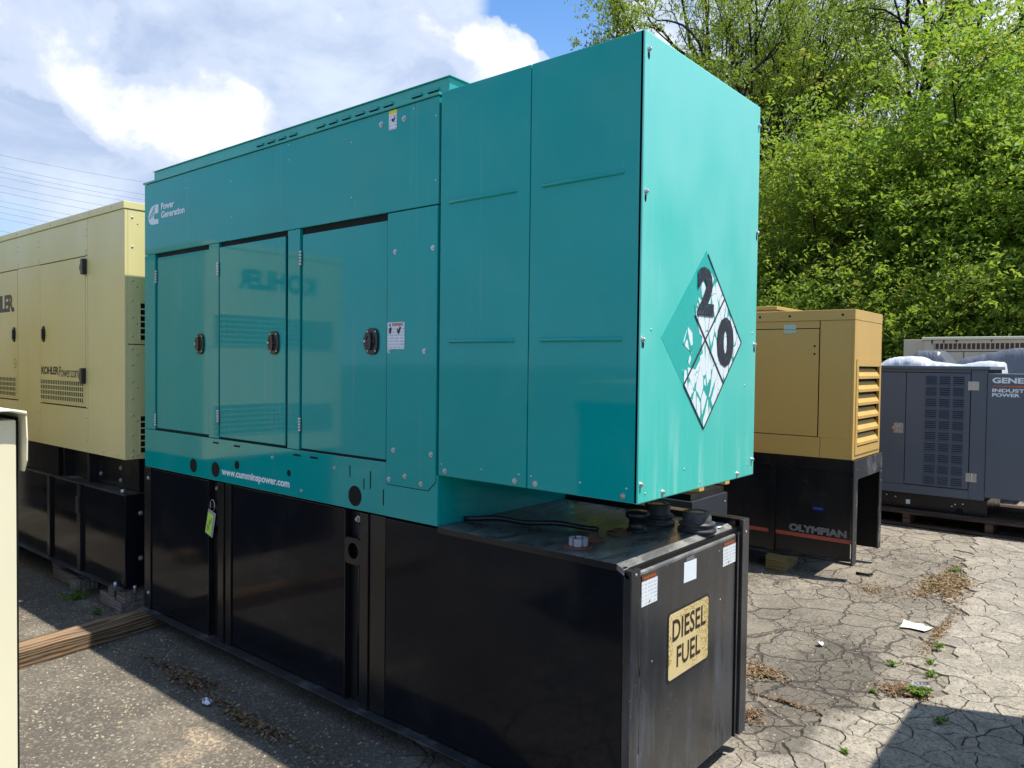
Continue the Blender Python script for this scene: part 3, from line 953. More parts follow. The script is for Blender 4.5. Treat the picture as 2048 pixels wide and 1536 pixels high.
bolts_end(endp, [(0.025, 2.726), (0.021, 2.258), (0.014, 1.766), (0.016, 1.279), (0.169, 1.235), (0.802, 1.234), (0.951, 1.281), (0.953, 1.773), (0.960, 2.251), (0.958, 2.702)], 0.0, scale=(0.9, 0.9, 1.3))
for (y, z) in ((0.048, 1.245), (0.46, 1.235), (0.905, 1.262), (0.33, 1.30), (0.86, 1.60), (0.07, 1.80), (0.93, 1.82)):
    shared('rivet', RIVET, endp, (0, y, z), END, (0.45, 0.45, 0.6))
# keyhole slots under the side bolts
for (y, z) in ((0.018, 2.235), (0.018, 1.748), (0.957, 2.230), (0.955, 1.752), (0.025, 2.705)):
    flat('slot', M['flat_black'], endp, 'end', circ(y, z, 0.006, 0.013, 12), 0.0008)
P_('rear_panel', M['teal_faded'], -3.583, -0.957, W - 0.02, W, 1.0, 2.772)
P_('rear_panel', M['teal_faded'], -0.944, -0.02, W - 0.02, W, ZO, 2.772)
P_('far_end_panel', M['teal'], -3.584, -3.565, 0.021, W - 0.021, 1.0, 2.772)
under = P_('underside', M['teal'], -0.944, -0.02, 0.021, W - 0.021, ZO + 0.001, ZO + 0.013)
P_('base_end_plate', M['teal'], -0.965, -0.9455, 0.0205, W, 1.001, ZO)

# low hood along the roof with punched vents
hood = MB()
hood.box(-3.53, -0.935, 0.035, W - 0.035, 2.7865, 2.853)
hood = hood.build('roof_hood', M['teal_roof'], G, 0.004)
hcap = MB(); hcap.box(-3.54, -0.925, 0.028, W - 0.028, 2.8535, 2.857)
hcap.build('hood_lid', M['teal_roof'], hood, 0.001)
for a, b in ((-2.362, -2.295), (-2.263, -2.194), (-2.162, -2.095), (-2.064, -2.0), (-1.838, -1.77), (-1.739, -1.673), (-1.639, -1.576), (-1.54, -1.475), (-1.44, -1.374), (-1.344, -1.277), (-1.159, -1.094), (-1.06, -0.992)):
    v = MB()
    v.prism([(0.035, 2.824), (0.035, 2.812), (0.022, 2.810), (0.024, 2.815)], 'x', a, b)
    v.build('vent_hood', M['teal_roof'], hood)
    flat('vent_slot', M['flat_black'], hood, 'side', rect(a + 0.003, b - 0.003, 2.798, 2.811), 0.0335, 0.001)

# bolts, rivets, holes and slots of the long side
bolts_side(up, [(-1.316, 2.722), (-1.167, 2.719)], scale=(1.15, 1.15, 1.2))
bolts_side(up, [(-0.976, 2.694), (-0.975, 2.429), (-2.017, 2.755), (-2.016, 2.680), (-1.524, 2.680), (-1.522, 2.430), (-3.056, 2.731), (-3.056, 2.684), (-2.560, 2.654), (-2.554, 2.458), (-1.11, 2.75)], me=RIVET, name='rivet', scale=(0.8, 0.8, 0.8))
bolts_side(rail, [(-2.152, 1.181), (-1.636, 1.177), (-1.899, 1.039)], scale=(0.85, 0.85, 0.85))
for (x, z, r_) in ((-2.966, 1.062, 0.041), (-2.718, 1.063, 0.043), (-2.493, 1.109, 0.0235), (-2.006, 1.115, 0.016)):
    flat('plugged_hole', M['flat_black'], rail, 'side', circ(x, z, r_), -0.0012)
flat('plugged_hole', M['flat_black'], rail, 'side', circ(-1.483, 1.063, 0.047, n=26), -0.0012)
for (x, z) in ((-2.713, 1.213), (-2.493, 1.211), (-1.938, 1.210), (-1.797, 1.210)):
    flat('drain_slot', M['flat_black'], rail, 'side', rect(x - 0.030, x + 0.030, z - 0.0035, z + 0.006), -0.0012)
for (x, z, h) in ((-1.520, 1.174, 0.026), (-1.374, 1.148, 0.040), (-1.419, 1.125, 0.024), (-1.285, 1.08, 0.036)):
    flat('cut_slot', M['flat_black'], rail, 'side', rect(x - 0.003, x + 0.003, z - h, z + h), -0.0012)

# printing
logo = [(-3.531 + 0.133 * u, 2.514 + 0.120 * v) for u, v in ((1, 1), (.56, .98), (.33, .92), (.14, .76), (0, .46), (.06, .20), (.18, .06), (.4, 0), (1, 0), (1, .24), (.66, .25), (.56, .33), (.56, .46), (.64, .53), (1, .56))]
flat('logo_mark', M['white_print'], up, 'side', logo, -0.0012)
for k, pts in enumerate(([(-3.512, 2.566), (-3.506, 2.560), (-3.436, 2.622), (-3.444, 2.627)], [(-3.488, 2.562), (-3.483, 2.558), (-3.440, 2.598), (-3.446, 2.602)])):
    flat('logo_stroke', M['teal'], up, 'side', pts, -0.0022)
flat('logo_stroke', M['teal'], up, 'side', circ(-3.506, 2.560, 0.008), -0.0024)
lettering('Power', M['white_print'], up, 'side', (-3.362, -0.0015, 2.592), 0.165, 0.042, bold=0.04)
lettering('Generation', M['white_print'], up, 'side', (-3.362, -0.0015, 2.541), 0.293, 0.042, bold=0.04)
lettering('www.cumminspower.com', M['white_print'], rail, 'side', (-2.650, -0.0015, 1.030), 0.652, 0.049, bold=0.04)
# warning label on the access panel
lab = flat('warning_label', M['fine_print'], acc, 'side', rect(-1.262, -1.152, 1.736, 1.853), -0.0045)
lettering('WARNING', M['orange_print'], acc, 'side', (-1.232, -0.006, 1.837), 0.070, 0.011, bold=0.03)
flat('label_print', M['black_print'], acc, 'side', [(-1.250, 1.837), (-1.238, 1.837), (-1.244, 1.848)], -0.0058)
flat('label_print', M['black_print'], acc, 'side', [(-1.251, 1.820), (-1.247, 1.828), (-1.240, 1.832), (-1.233, 1.826), (-1.236, 1.812), (-1.240, 1.802), (-1.248, 1.804)], -0.0058)
flat('label_print', M['black_print'], acc, 'side', [(-1.200, 1.828), (-1.190, 1.818), (-1.182, 1.832), (-1.172, 1.830), (-1.180, 1.812), (-1.188, 1.800), (-1.196, 1.806)], -0.0058)
lab2 = flat('caution_label', M['fine_print'], up, 'side', rect(-1.266, -1.214, 2.686, 2.752), -0.0015)
flat('label_print', M['yellow_print'], up, 'side', rect(-1.266, -1.214, 2.752, 2.768), -0.0015)
flat('label_print', M['black_print'], up, 'side', [(-1.248, 2.722), (-1.246, 2.735), (-1.236, 2.730), (-1.224, 2.742), (-1.228, 2.726), (-1.234, 2.718)], -0.0025)

# hazard placard on the end panel, half of it flaked away
pl = MB()
pl.prism([(0.139, 1.777), (0.478, 1.437), (0.817, 1.777), (0.478, 2.118)], 'x', -0.0004, 0.0006)
pl = pl.build('hazard_placard', M['teal_unfaded'], endp)
film = [
    # lower quarter and right half
    [(0.485, 1.441), (0.815, 1.777), (0.535, 2.058), (0.520, 2.020), (0.515, 1.960), (0.480, 1.975), (0.450, 2.000), (0.438, 1.975), (0.452, 1.930), (0.440, 1.925), (0.420, 1.935), (0.408, 1.905), (0.422, 1.885), (0.385, 1.905), (0.392, 1.880), (0.415, 1.840), (0.432, 1.800), (0.455, 1.790), (0.450, 1.765), (0.462, 1.725), (0.440, 1.715), (0.440, 1.700), (0.405, 1.665), (0.350, 1.672), (0.300, 1.665), (0.320, 1.605), (0.372, 1.553)],
    [(0.298, 1.758), (0.336, 1.822), (0.372, 1.800), (0.378, 1.752), (0.372, 1.725), (0.330, 1.745)],
    [(0.338, 1.700), (0.356, 1.722), (0.366, 1.705), (0.352, 1.682)],
]
for k, pts in enumerate(film):
    flat('vinyl_film', M['cracked_white'], endp, 'end', pts, 0.0016)


def line_end(a, b, wd, off, m, name='placard_line'):
    d = Vector((b[0] - a[0], b[1] - a[1])); n = Vector((-d.y, d.x)).normalized() * wd / 2
    flat(name, m, endp, 'end', [(a[0] - n.x, a[1] - n.y), (b[0] - n.x, b[1] - n.y), (b[0] + n.x, b[1] + n.y), (a[0] + n.x, a[1] + n.y)], off)


line_end((0.478, 1.440), (0.814, 1.777), 0.007, 0.0026, M['black_print'])
line_end((0.814, 1.777), (0.490, 2.103), 0.007, 0.0026, M['black_print'])
line_end((0.478, 1.440), (0.310, 1.610), 0.007, 0.0027, M['black_print'])
line_end((0.311, 1.610), (0.646, 1.947), 0.008, 0.0030, M['black_print'])
line_end((0.390, 1.868), (0.646, 1.612), 0.008, 0.0032, M['black_print'])
lettering('2', M['cracked_black'], endp, 'end', (0.0038, 0.405, 1.868), 0.140, 0.185, bold=0.06)
lettering('0', M['cracked_black'], endp, 'end', (0.0038, 0.580, 1.676), 0.155, 0.198, bold=0.06)

# ---- fuel tank under it
tk = MB(); tk.box(-3.57, -0.035, 0.03, W - 0.03, 0.10, 0.985)
tk.build('tank_core', M['black_recess'], G)


def TP(name, m, *a, **k):
    return box(name, m, G, *a, **k)


TP('side_sheet', M['black'], -3.50, -2.797, 0.004, 0.028, 0.105, 0.990, bevel=0.003)
TP('side_sheet', M['black'], -2.556, -1.557, 0.010, 0.029, 0.105, 0.990, bevel=0.003)
TP('side_sheet', M['black'], -1.268, -0.052, 0.0015, 0.029, 0.105, 0.990, bevel=0.003)
cp = TP('corner_post', M['black_post'], -3.585, -3.503, -0.004, 0.028, 0.092, 0.994, bevel=0.003)
bolts_side(cp, [(-3.53, 0.93), (-3.53, 0.20)], -0.004, scale=(1.2, 1.2, 1))
for x0, x1, x2 in ((-2.795, -2.683, -2.560), (-1.555, -1.440, -1.272)):
    TP('channel_edge', M['black_post'], x0, x0 + 0.006, -0.002, 0.029, 0.10, 0.992)
    pst = TP('stiffener_post', M['black_post'], x1, x1 + 0.058, -0.006, 0.029, 0.095, 0.992, bevel=0.002)
    TP('stiffener_flange', M['black_post'], x1 + 0.062, x2, 0.002, 0.029, 0.10, 0.992, bevel=0.002)
    MB().tube([(x0 + 0.078, 0.022, 0.13), (x0 + 0.078, 0.022, 0.95)], 0.006, 8).build('tie_rod', M['black_post'], G)
    bo = shared('bolt', BOLT, pst, (x0 + 0.078, 0.018, 0.955), SIDE, (0.9, 0.9, 1.5))
# lifting eye plates between the channel edges
for x0, x1 in ((-2.787, -2.685), (-1.549, -1.442)):
    z0, z1 = 0.745, 0.868
    mb = MB(); cx_, cz_, r_ = (x0 + x1) / 2 + 0.004, 0.808, 0.037
    n = 24
    outer = []
    for i in range(n):
        a = 2 * math.pi * i / n
        u, v = math.cos(a), math.sin(a)
        s_ = 1 / max(abs(u) / ((x1 - x0) / 2), abs(v) / ((z1 - z0) / 2))
        outer.append(((x0 + x1) / 2 + u * s_, (z0 + z1) / 2 + v * s_))
    inner = circ(cx_, cz_, r_, n=n)
    vs = [(a, y, b) for y in (-0.003, 0.009) for a, b in outer] + [(a, y, b) for y in (-0.003, 0.009) for a, b in inner]
    fs = []
    for i in range(n):
        j = (i + 1) % n
        fs += [(i, j, 2 * n + j, 2 * n + i), (n + i, 3 * n + i, 3 * n + j, n + j), (i, n + i, n + j, j), (2 * n + i, 2 * n + j, 3 * n + j, 3 * n + i)]
    mb.add(vs, fs).build('lifting_eye_plate', M['black_post'], G)
TP('bottom_flange', M['dusty_black'], -3.585, -0.02, -0.042, 0.030, 0.088, 0.096, bevel=0.001)
ts = MB(); ts.prism([(-0.944, 0.984), (-0.944, 1.0), (-0.078, 1.0), (-0.054, 0.988), (-0.029, 0.962), (-0.029, 0.953), (-0.062, 0.972), (-0.085, 0.984)], 'y', 0.0, 0.897)
ts.build('top_sheet', M['tank_top'], G)
TP('top_edge', M['black_post'], -0.944, -0.078, -0.0015, -0.0003, 0.975, 0.9985)
TP('top_rail', M['black_post'], -2.9, -0.024, 0.905, 0.972, 0.99, 1.024, bevel=0.003)
TP('rear_sheet', M['black'], -3.58, -0.025, 0.93, 0.968, 0.10, 0.989)
TP('far_end_sheet', M['black'], -3.582, -3.571, 0.03, 0.93, 0.10, 0.99)
ep = MB(); ep.box(-0.036, -0.026, 0.078, 0.862, 0.095, 0.9515)
ep = ep.build('end_sheet', M['black_end'], G, 0.0015)
for y0, y1, x1 in ((0.0, 0.062, -0.019), (0.905, 0.972, -0.012)):
    po = TP('end_post', M['black_end'], -0.05, x1, y0, y1, 0.092, 0.984 if y0 < 0.5 else 1.022, bevel=0.003)
    shared('rivet', RIVET, po, (x1, (y0 + y1) / 2, 0.966), END, (0.7, 0.7, 0.7))
TP('end_channel', M['black_post'], -0.055, -0.018, 0.868, 0.882, 0.095, 0.975, bevel=0.001)
TP('end_channel', M['black_recess'], -0.060, -0.042, 0.883, 0.904, 0.095, 0.99)
TP('end_seam', M['flat_black'], -0.055, -0.034, 0.0625, 0.0775, 0.095, 0.955)
for z0, z1 in ((0.10, 0.33), (0.36, 0.60), (0.63, 0.88)):
    MB().tube([(-0.027, 0.070, z0), (-0.027, 0.070, z1)], 0.0045, 6).build('weld_bead', M['black_end'], G)
bolts_end(ep, [(0.13, 0.915), (0.70, 0.925), (0.72, 0.72), (0.16, 0.63)], -0.026, me=RIVET, name='rivet', scale=(0.6, 0.6, 0.6))
# stickers and the big sign on the tank end
for y0, y1, z0, z1 in ((0.062, 0.189, 0.842, 0.950), (0.720, 0.860, 0.852, 0.952)):
    flat('warning_sticker', M['fine_print'], ep, 'end', rect(y0 + 0.017, y1, z0, z1 - 0.020), -0.0245)
    flat('sticker_header', M['rust'], ep, 'end', rect(y0 + 0.017, y1, z1 - 0.0198, z1), -0.0245)
    lettering('WARNING', M['orange_print'], ep, 'end', (-0.024, y0 + 0.028, z1 - 0.015), (y1 - y0) * 0.68, 0.010, bold=0.03)
    flat('sticker_mark', M['black_print'], ep, 'end', [(y0 + 0.068, z0 + 0.006), (y0 + 0.074, z0 + 0.006), (y0 + 0.078, z0 + 0.016), (y0 + 0.072, z0 + 0.015)], -0.024)
flat('blank_sticker', M['white_print'], ep, 'end', [(0.392, 0.859), (0.496, 0.856), (0.495, 0.934), (0.393, 0.936)], -0.0245)
flat('small_sticker', M['grey_print'], ep, 'end', rect(0.410, 0.476, 0.938, 0.951), -0.0245)
sign_o = [(0.290, 0.518), (0.596, 0.518), (0.606, 0.528), (0.606, 0.752), (0.596, 0.764), (0.290, 0.764), (0.280, 0.752), (0.280, 0.528)]
sb = flat('sign_backing', M['black_print'], ep, 'end', [(0.443 + (a - 0.443) * 1.045, 0.641 + (b - 0.641) * 1.06) for a, b in sign_o], -0.0246)
flat('fuel_sign', M['sign_cream'], ep, 'end', sign_o, -0.0235)
lettering('DIESEL', M['brown_print'], ep, 'end', (-0.0228, 0.306, 0.657), 0.276, 0.082, bold=0.018)
lettering('FUEL', M['brown_print'], ep, 'end', (-0.0228, 0.342, 0.553), 0.196, 0.080, bold=0.018)


# fittings on top of the tank
def filler(x, y, r, h, name, flange=1.35, label='fuel filler'):
    mb = MB()
    mb.lathe((x, y, 1.0), [(r * flange, 0), (r * flange, 0.012), (r * 1.18, 0.016), (r * 1.18, h * 0.34), (r * 1.28, h * 0.36), (r * 1.28, h * 0.46), (r * 1.02, h * 0.48), (r * 1.02, h * 0.52), (r, h * 0.55), (r, h * 0.97), (r * 0.93, h), (r * 0.55, h), (r * 0.53, h - 0.004)], 32)
    o = mb.build(name, M['dusty_black'] if r > 0.04 else M['plastic'], G)
    return o


f1 = filler(-0.112, 0.672, 0.058, 0.080, 'filler_cap')
MB().cyl((-0.112, 0.672), 0.030, 1.0765, 1.0785, seg=20).build('cap_badge', M['grey_plastic'], f1)
f2 = filler(-0.305, 0.690, 0.055, 0.088, 'filler_cap')
MB().cyl((-0.305, 0.690), 0.026, 1.0845, 1.0865, seg=20).build('cap_badge', M['grey_plastic'], f2)
vent = MB(); vent.lathe((-0.292, 0.500, 1.0), [(0.045, 0), (0.045, 0.008), (0.036, 0.012), (0.034, 0.050), (0.042, 0.053), (0.049, 0.060), (0.050, 0.073), (0.044, 0.081), (0.01, 0.084)], 24)
vent.build('vent_cap', M['plastic'], G)
fl = MB(); fl.lathe((-0.318, 0.405, 1.0), [(0.052, 0), (0.052, 0.006), (0.028, 0.009), (0.024, 0.018), (0.004, 0.020)], 24)
fl.build('pipe_plug', M['rust'], G)
fl = MB(); fl.lathe((-0.330, 0.235, 1.0), [(0.045, 0), (0.045, 0.006), (0.022, 0.010), (0.019, 0.030), (0.004, 0.032)], 24)
fl.build('pipe_plug', M['rust'], G)
gg = MB(); gg.lathe((-0.312, 0.108, 1.0), [(0.058, 0), (0.058, 0.006), (0.038, 0.008)], 24)
gg = gg.build('gauge_flange', M['rust'], G)
gr = MB()
for k in range(6):
    a = math.radians(60 * k)
    gr.prism([(-0.312 + rr * math.cos(a + da), 0.108 + rr * math.sin(a + da)) for rr, da in ((0.036, -.38), (0.036, .0), (0.036, .38), (0.026, .38), (0.026, 0), (0.026, -.38))], 'z', 1.008, 1.036)
gr.cyl((-0.312, 0.108), 0.027, 1.008, 1.026, seg=20)
gr.build('fuel_gauge', M['grey_plastic'], G, 0.001)
flat_lab = [(-0.205, 0.145, 0.045, 0.03, 0.3), (-0.245, 0.265, 0.03, 0.035, 0.3), (-0.205, 0.275, 0.03, 0.035, 0.3), (-0.19, 0.56, 0.03, 0.03, 0.2), (-0.045 - 0.03, 0.80, 0.018, 0.03, 0.1)]
for (x, y, hx_, hy_, a) in flat_lab:
    ro = Matrix.Rotation(a, 3, 'Z')
    MB().box(x - hx_ / 2, x + hx_ / 2, y - hy_ / 2, y + hy_ / 2, 1.0005, 1.0015, ro, (x, y, 1.0)).build('top_sticker', M['grey_print'] if y < 0.7 else M['white_print'], G)
hose_pts = []
for i in range(22):
    t_ = i / 21
    x = -0.935 + t_ * 0.545
    y = 0.148 + 0.20 * math.sin(t_ * 1.5) + 0.01 * math.sin(t_ * 9)
    hose_pts.append((x, y, 1.013 + 0.008 * math.sin(t_ * 7) ** 2))
MB().tube(hose_pts, 0.011, 10).build('drain_hose', M['plastic'], G)

# ============================================================ WOOD UNDER THINGS
def beam(name, label, x, y, rz, lx, ly, h, z0, m, group=None, cat='wooden beam'):
    mb = MB()
    # slightly worn, uneven edges
    nx_ = 14
    vs, fs = [], []
    for i in range(nx_ + 1):
        t_ = i / nx_
        yy = -ly / 2 + ly * t_
        for (sx, sz) in ((-1, 0), (1, 0), (1, 1), (-1, 1)):
            j = 0.004
            vs.append((sx * lx / 2 + random.uniform(-j, j), yy, sz * h + (random.uniform(-j, j) if sz else 0)))
    for i in range(nx_):
        for q in range(4):
            a, b = i * 4 + q, i * 4 + (q + 1) % 4
            fs.append((a, b, b + 4, a + 4))
    fs += [(0, 1, 2, 3), tuple(nx_ * 4 + q for q in (3, 2, 1, 0))]
    mb.add(vs, fs)
    o = mb.build(name, m, None, 0.003)
    o.location = (x, y, z0)
    o.rotation_euler = (0, 0, rz)
    return tag(o, label, cat, group)


beam('wooden_beam', 'long weathered brown beam sticking out from under the far end of the black tank', -3.44, -0.62, math.radians(7.5), 0.20, 3.0, 0.088, 0.0, M['wood'])
beam('wooden_beam', 'dark wooden beam hidden under the near end of the black fuel tank', -0.62, 0.44, 0, 0.16, 1.06, 0.086, 0.0, M['wood'])

# ============================================================ CREAM GENERATORS (three of one make)
def grille(parent, face, u0, u1, v0, v1, nu, nv, off, frame_m, barw=0.008):
    """punched grille: dark opening crossed by bars that stand proud of it"""
    flat('grille_opening', M['flat_black'], parent, face, rect(u0, u1, v0, v1), off - 0.0006 if face == 'side' else off + 0.0006)
    mb = MB()
    for i in range(nu + 1):
        u = u0 + (u1 - u0) * i / nu
        a = (u - barw / 2, u + barw / 2)
        if face == 'side': mb.box(a[0], a[1], off - 0.004, off - 0.0007, v0, v1)
        else: mb.box(off + 0.0007, off + 0.004, a[0], a[1], v0, v1)
    for j in range(nv + 1):
        v = v0 + (v1 - v0) * j / nv
        a = (v - barw / 2, v + barw / 2)
        if face == 'side': mb.box(u0, u1, off - 0.0045, off - 0.0006, a[0], a[1])
        else: mb.box(off + 0.0006, off + 0.0045, u0, u1, a[0], a[1])
    return mb.build('grille_bars', frame_m, parent)


def seam_line(parent, face, a, b, off, wd=0.005, name='panel_seam'):
    """a dark gap between two sheets"""
    if face == 'side':
        pts = rect(min(a[0], b[0]) - wd / 2, max(a[0], b[0]) + wd / 2, min(a[1], b[1]) - wd / 2, max(a[1], b[1]) + wd / 2)
        return flat(name, M['flat_black'], parent, 'side', pts, off - 0.0005)
    pts = rect(min(a[0], b[0]) - wd / 2, max(a[0], b[0]) + wd / 2, min(a[1], b[1]) - wd / 2, max(a[1], b[1]) + wd / 2)
    return flat(name, M['flat_black'], parent, 'end', pts, off + 0.0005)


def cam_latch(parent, x, z, y, s=1.0):
    mb = MB()
    mb.prism(circ(x, z, 0.036 * s, 0.062 * s, 22), 'y', y - 0.006, y)
    mb.prism(circ(x, z, 0.031 * s, 0.057 * s, 22), 'y', y - 0.010, y - 0.006)
    mb.prism(circ(x + 0.004, z, 0.011 * s, 0.040 * s, 14), 'y', y - 0.018, y - 0.010)
    mb.build('latch', M['plastic'], parent, 0.001)


def lift_hinge(parent, x, z, y):
    mb = MB()
    mb.box(x - 0.020, x + 0.020, y - 0.030, y, z - 0.055, z + 0.055)
    mb.prism(circ(x - 0.036, z - 0.004, 0.022, 0.028, 16), 'y', y - 0.022, y)
    mb.build('hinge_block', M['plastic'], parent, 0.005)


def cream_unit(X, Y, wid, zb, zt, tz0, ledge, label, full=True, length=5.0):
    g = thing('generator', label, 'generator', (X, Y, 0))
    x0 = -length
    # body parts are separate sheets over one inner frame; coordinates are local to (X, Y)
    box('inner_frame', M['flat_black'], g, x0 + 0.02, -0.02, 0.02, wid - 0.02, zb + 0.02, zt - 0.03)
    s = MB(); s.box(-0.582, 0, 0, 0.02, zb, zt - 0.050)
    corner = s.build('corner_panel', M['cream'], g, 0.002)
    roof_ = box('roof_edge', M['cream'], g, x0, 0.004, -0.008, wid + 0.008, zt - 0.047, zt, bevel=0.003)
    upn = box('upper_panel', M['cream'], g, x0, -0.586, 0, 0.02, 2.398, zt - 0.050, bevel=0.002)
    # doors and posts
    d1 = box('door', M['cream'], g, -1.472, -0.622, -0.002, 0.018, 1.338, 2.390, bevel=0.002)
    box('door_post', M['cream'], g, -0.618, -0.586, 0, 0.02, 1.333, 2.394)
    box('door_post', M['cream'], g, -1.965, -1.480, 0, 0.02, zb, 2.394, bevel=0.002)
    d2 = box('door', M['cream'], g, -2.9, -1.970, -0.002, 0.018, 1.338, 2.390, bevel=0.002)
    box('lower_panel', M['cream'], g, -1.476, -0.586, 0, 0.02, zb, 1.328, bevel=0.002)
    box('lower_panel', M['cream'], g, x0, -1.969, 0, 0.02, zb, 1.328, bevel=0.002)
    box('door_post', M['cream'], g, x0, -2.905, 0, 0.02, 1.333, 2.394)
    if full:
        cam_latch(d1, -1.398, 1.862, -0.002)
        cam_latch(d2, -2.045, 1.868, -0.002)
        lift_hinge(d1, -0.612, 2.318, -0.002)
        lift_hinge(d1, -0.632, 1.556, -0.002)
        grille(d1, 'side', -1.455, -0.650, 1.362, 1.518, 24, 4, -0.002, M['cream'], 0.009)
        grille(d2, 'side', -2.85, -2.012, 1.362, 1.518, 24, 4, -0.002, M['cream'], 0.009)
        lettering('KOHLER', M['brown_print'], d1, 'side', (-1.448, -0.0032, 1.555), 0.345, 0.060, bold=0.035, spacing=0.86)
        lettering('Power.com', M['brown_print'], d1, 'side', (-1.098, -0.0032, 1.540), 0.365, 0.078, bold=-0.005, spacing=0.86)
        lettering('KOHLER.', M['brown_print'], d2, 'side', (-2.76, -0.0032, 2.055), 0.72, 0.145, bold=0.04, spacing=0.88)
        ring = circ(-2.035, 1.632, 0.034, 0.040, 24)
        flat('badge', M['brown_print'], d2, 'side', ring, -0.0028)
        flat('badge', M['cream'], d2, 'side', circ(-2.035, 1.632, 0.030, 0.036, 24), -0.0034)
        lettering('UL', M['brown_print'], d2, 'side', (-2.050, -0.0040, 1.622), 0.030, 0.020, bold=0.01)
        bolts_side(roof_, [(-0.18 - 0.36 * k + 0.03 * math.sin(k * 3), zt - 0.022) for k in range(12)], -0.008, me=RIVET, name='rivet', scale=(1.3, 1.3, 1.3))
        for xx in (-0.61, -1.50, -1.955):
            bolts_side(upn, [(xx, z) for z in (2.575, 2.535, 2.435, 2.405 if xx > -0.7 else 2.415)], 0, me=RIVET, name='rivet', scale=(1.2, 1.2, 1.2))
        bolts_side(corner, [(-0.33, zb + 0.028), (-0.10, zb + 0.022)], me=RIVET, name='rivet', scale=(1.2, 1.2, 1.2))
        low = [(-1.512, 1.262), (-1.512, 1.122), (-0.605, 1.262), (-0.605, 1.10)]
        bolts_side(g, low, 0, me=RIVET, name='rivet', scale=(1.2, 1.2, 1.2))
    # end face
    e = box('end_panel', M['cream'], g, -0.02, 0.0, 0.021, wid - 0.004, 1.778, zt - 0.050, bevel=0.002)
    e2 = box('end_panel', M['cream'], g, -0.02, 0.0, 0.021, wid - 0.004, zb, 1.772, bevel=0.002)
    for (ee, zs) in ((e, (2.60, 2.41, 2.19, 2.06, 1.95, 1.83)), (e2, (1.745, 1.64, 1.53, 1.42, 1.31, 1.18, 1.08, 1.04))):
        bolts_end(ee, [(0.048, z) for z in zs] + [(wid - 0.05, z) for z in zs], 0, me=RIVET, name='rivet', scale=(1.3, 1.3, 1.5))
        for z in zs[::2]:
            flat('peg_hole', M['flat_black'], ee, 'end', circ(0.082, z - 0.04, 0.004, n=8), 0.0006)
    gu = (0.095, wid - 0.10)
    grille(e, 'end', gu[0], gu[1], 1.800 + (0.12 if wid > 1.32 else 0) * 0, 2.050, 24, 6, 0.0, M['cream'], 0.009)
    grille(e2, 'end', gu[0], gu[1], 1.056, 1.306, 24, 6, 0.0, M['cream'], 0.009)
    box('rear_panel', M['cream'], g, x0, -0.02, wid - 0.02, wid, zb, zt - 0.05)
    box('far_end_panel', M['cream'], g, x0, x0 + 0.02, 0.02, wid - 0.02, zb, zt - 0.05)
    return g, e, e2


K1, e, e2 = cream_unit(-3.80, -0.03, 1.34, 1.02, 2.70, 0.17, 0.79, 'cream generator with black lettering on a black base tank, left of the teal one')
# black skid and tank under it
box('skid', M['black_post'], K1, -5.0, -0.02, 0.10, 1.24, 0.80, 1.018)
for xx in (-1.15, -0.70):
    box('skid_rib', M['black_post'], K1, xx, xx + 0.035, 0.04, 0.10, 0.80, 1.016)
box('skid_plate', M['black'], K1, -5.0, -1.18, 0.02, 0.095, 0.80, 1.016)
bolts_side(K1, [(-0.30, 0.93), (-0.30, 0.845), (-0.62, 0.86)], 0.10, scale=(1.4, 1.4, 1.4))
bolts_end(K1, [(0.22, 0.98), (0.22, 0.90), (0.22, 0.82)], -0.02, scale=(1.1, 1.1, 1.3))
kt = box('base_tank', M['black'], K1, -5.0, 0, 0.0, 1.30, 0.17, 0.785, bevel=0.004)
box('tank_top_plate', M['dusty_black'], K1, -5.0, 0.006, -0.006, 1.30, 0.786, 0.794)
for xx, ww in ((-1.30, 0.05), (-0.74, 0.06)):
    box('stiffener_post', M['black_post'], K1, xx, xx + ww, -0.018, -0.001, 0.172, 0.784)
box('lifting_eye_plate', M['dusty_black'], K1, -0.735, -0.685, -0.028, -0.019, 0.58, 0.70)
box('bottom_flange', M['dusty_black'], K1, -5.0, 0.01, -0.035, 1.32, 0.162, 0.169)
bolts_end(K1, [(0.10, 0.66), (0.10, 0.36)], 0.0, scale=(1.4, 1.4, 1.4))
sb_ = MB(); sb_.cyl((0.0, 0.06), 0.011, 0.135, 0.185, seg=10); sb_.cyl((-0.10, -0.02), 0.011, 0.170, 0.205, seg=10); sb_.cyl((-0.06, 0.012), 0.013, 0.795, 0.82, seg=6)
sb_.build('anchor_bolt', M['steel'], K1)

# cribbing blocks that carry it
blocks = [(-3.86, 0.16, 0.10, 0.42, 0.078, 0.0, 'lower grey timber block under the near corner of the cream generator tank'),
          (-3.87, 0.17, 0.12, 0.40, 0.078, 0.079, 'upper grey timber block under the near corner of the cream generator tank'),
          (-4.10, 0.03, 0.24, 0.10, 0.078, 0.0, 'short timber block lying beside the near corner cribbing of the cream unit'),
          (-4.04, 0.06, 0.10, 0.16, 0.078, 0.079, 'small upright-grained block topping the short timber by the near corner'),
          (-4.90, 0.06, 0.42, 0.12, 0.078, 0.0, 'lower timber of the far cribbing pile under the cream generator tank'),
          (-5.05, 0.09, 0.12, 0.20, 0.078, 0.079, 'upper block of the far cribbing pile under the cream generator tank'),
          (-4.62, 0.03, 0.13, 0.15, 0.078, 0.0, 'pinkish end-grain block at the near end of the far cribbing pile')]
for (x, y, lx, ly, h, z0, lb) in blocks:
    beam('timber_block', lb, x, y, random.uniform(-.06, .06), lx, ly, h, z0, M['wood_x'], 'timber blocks under the cream generator', 'timber block')

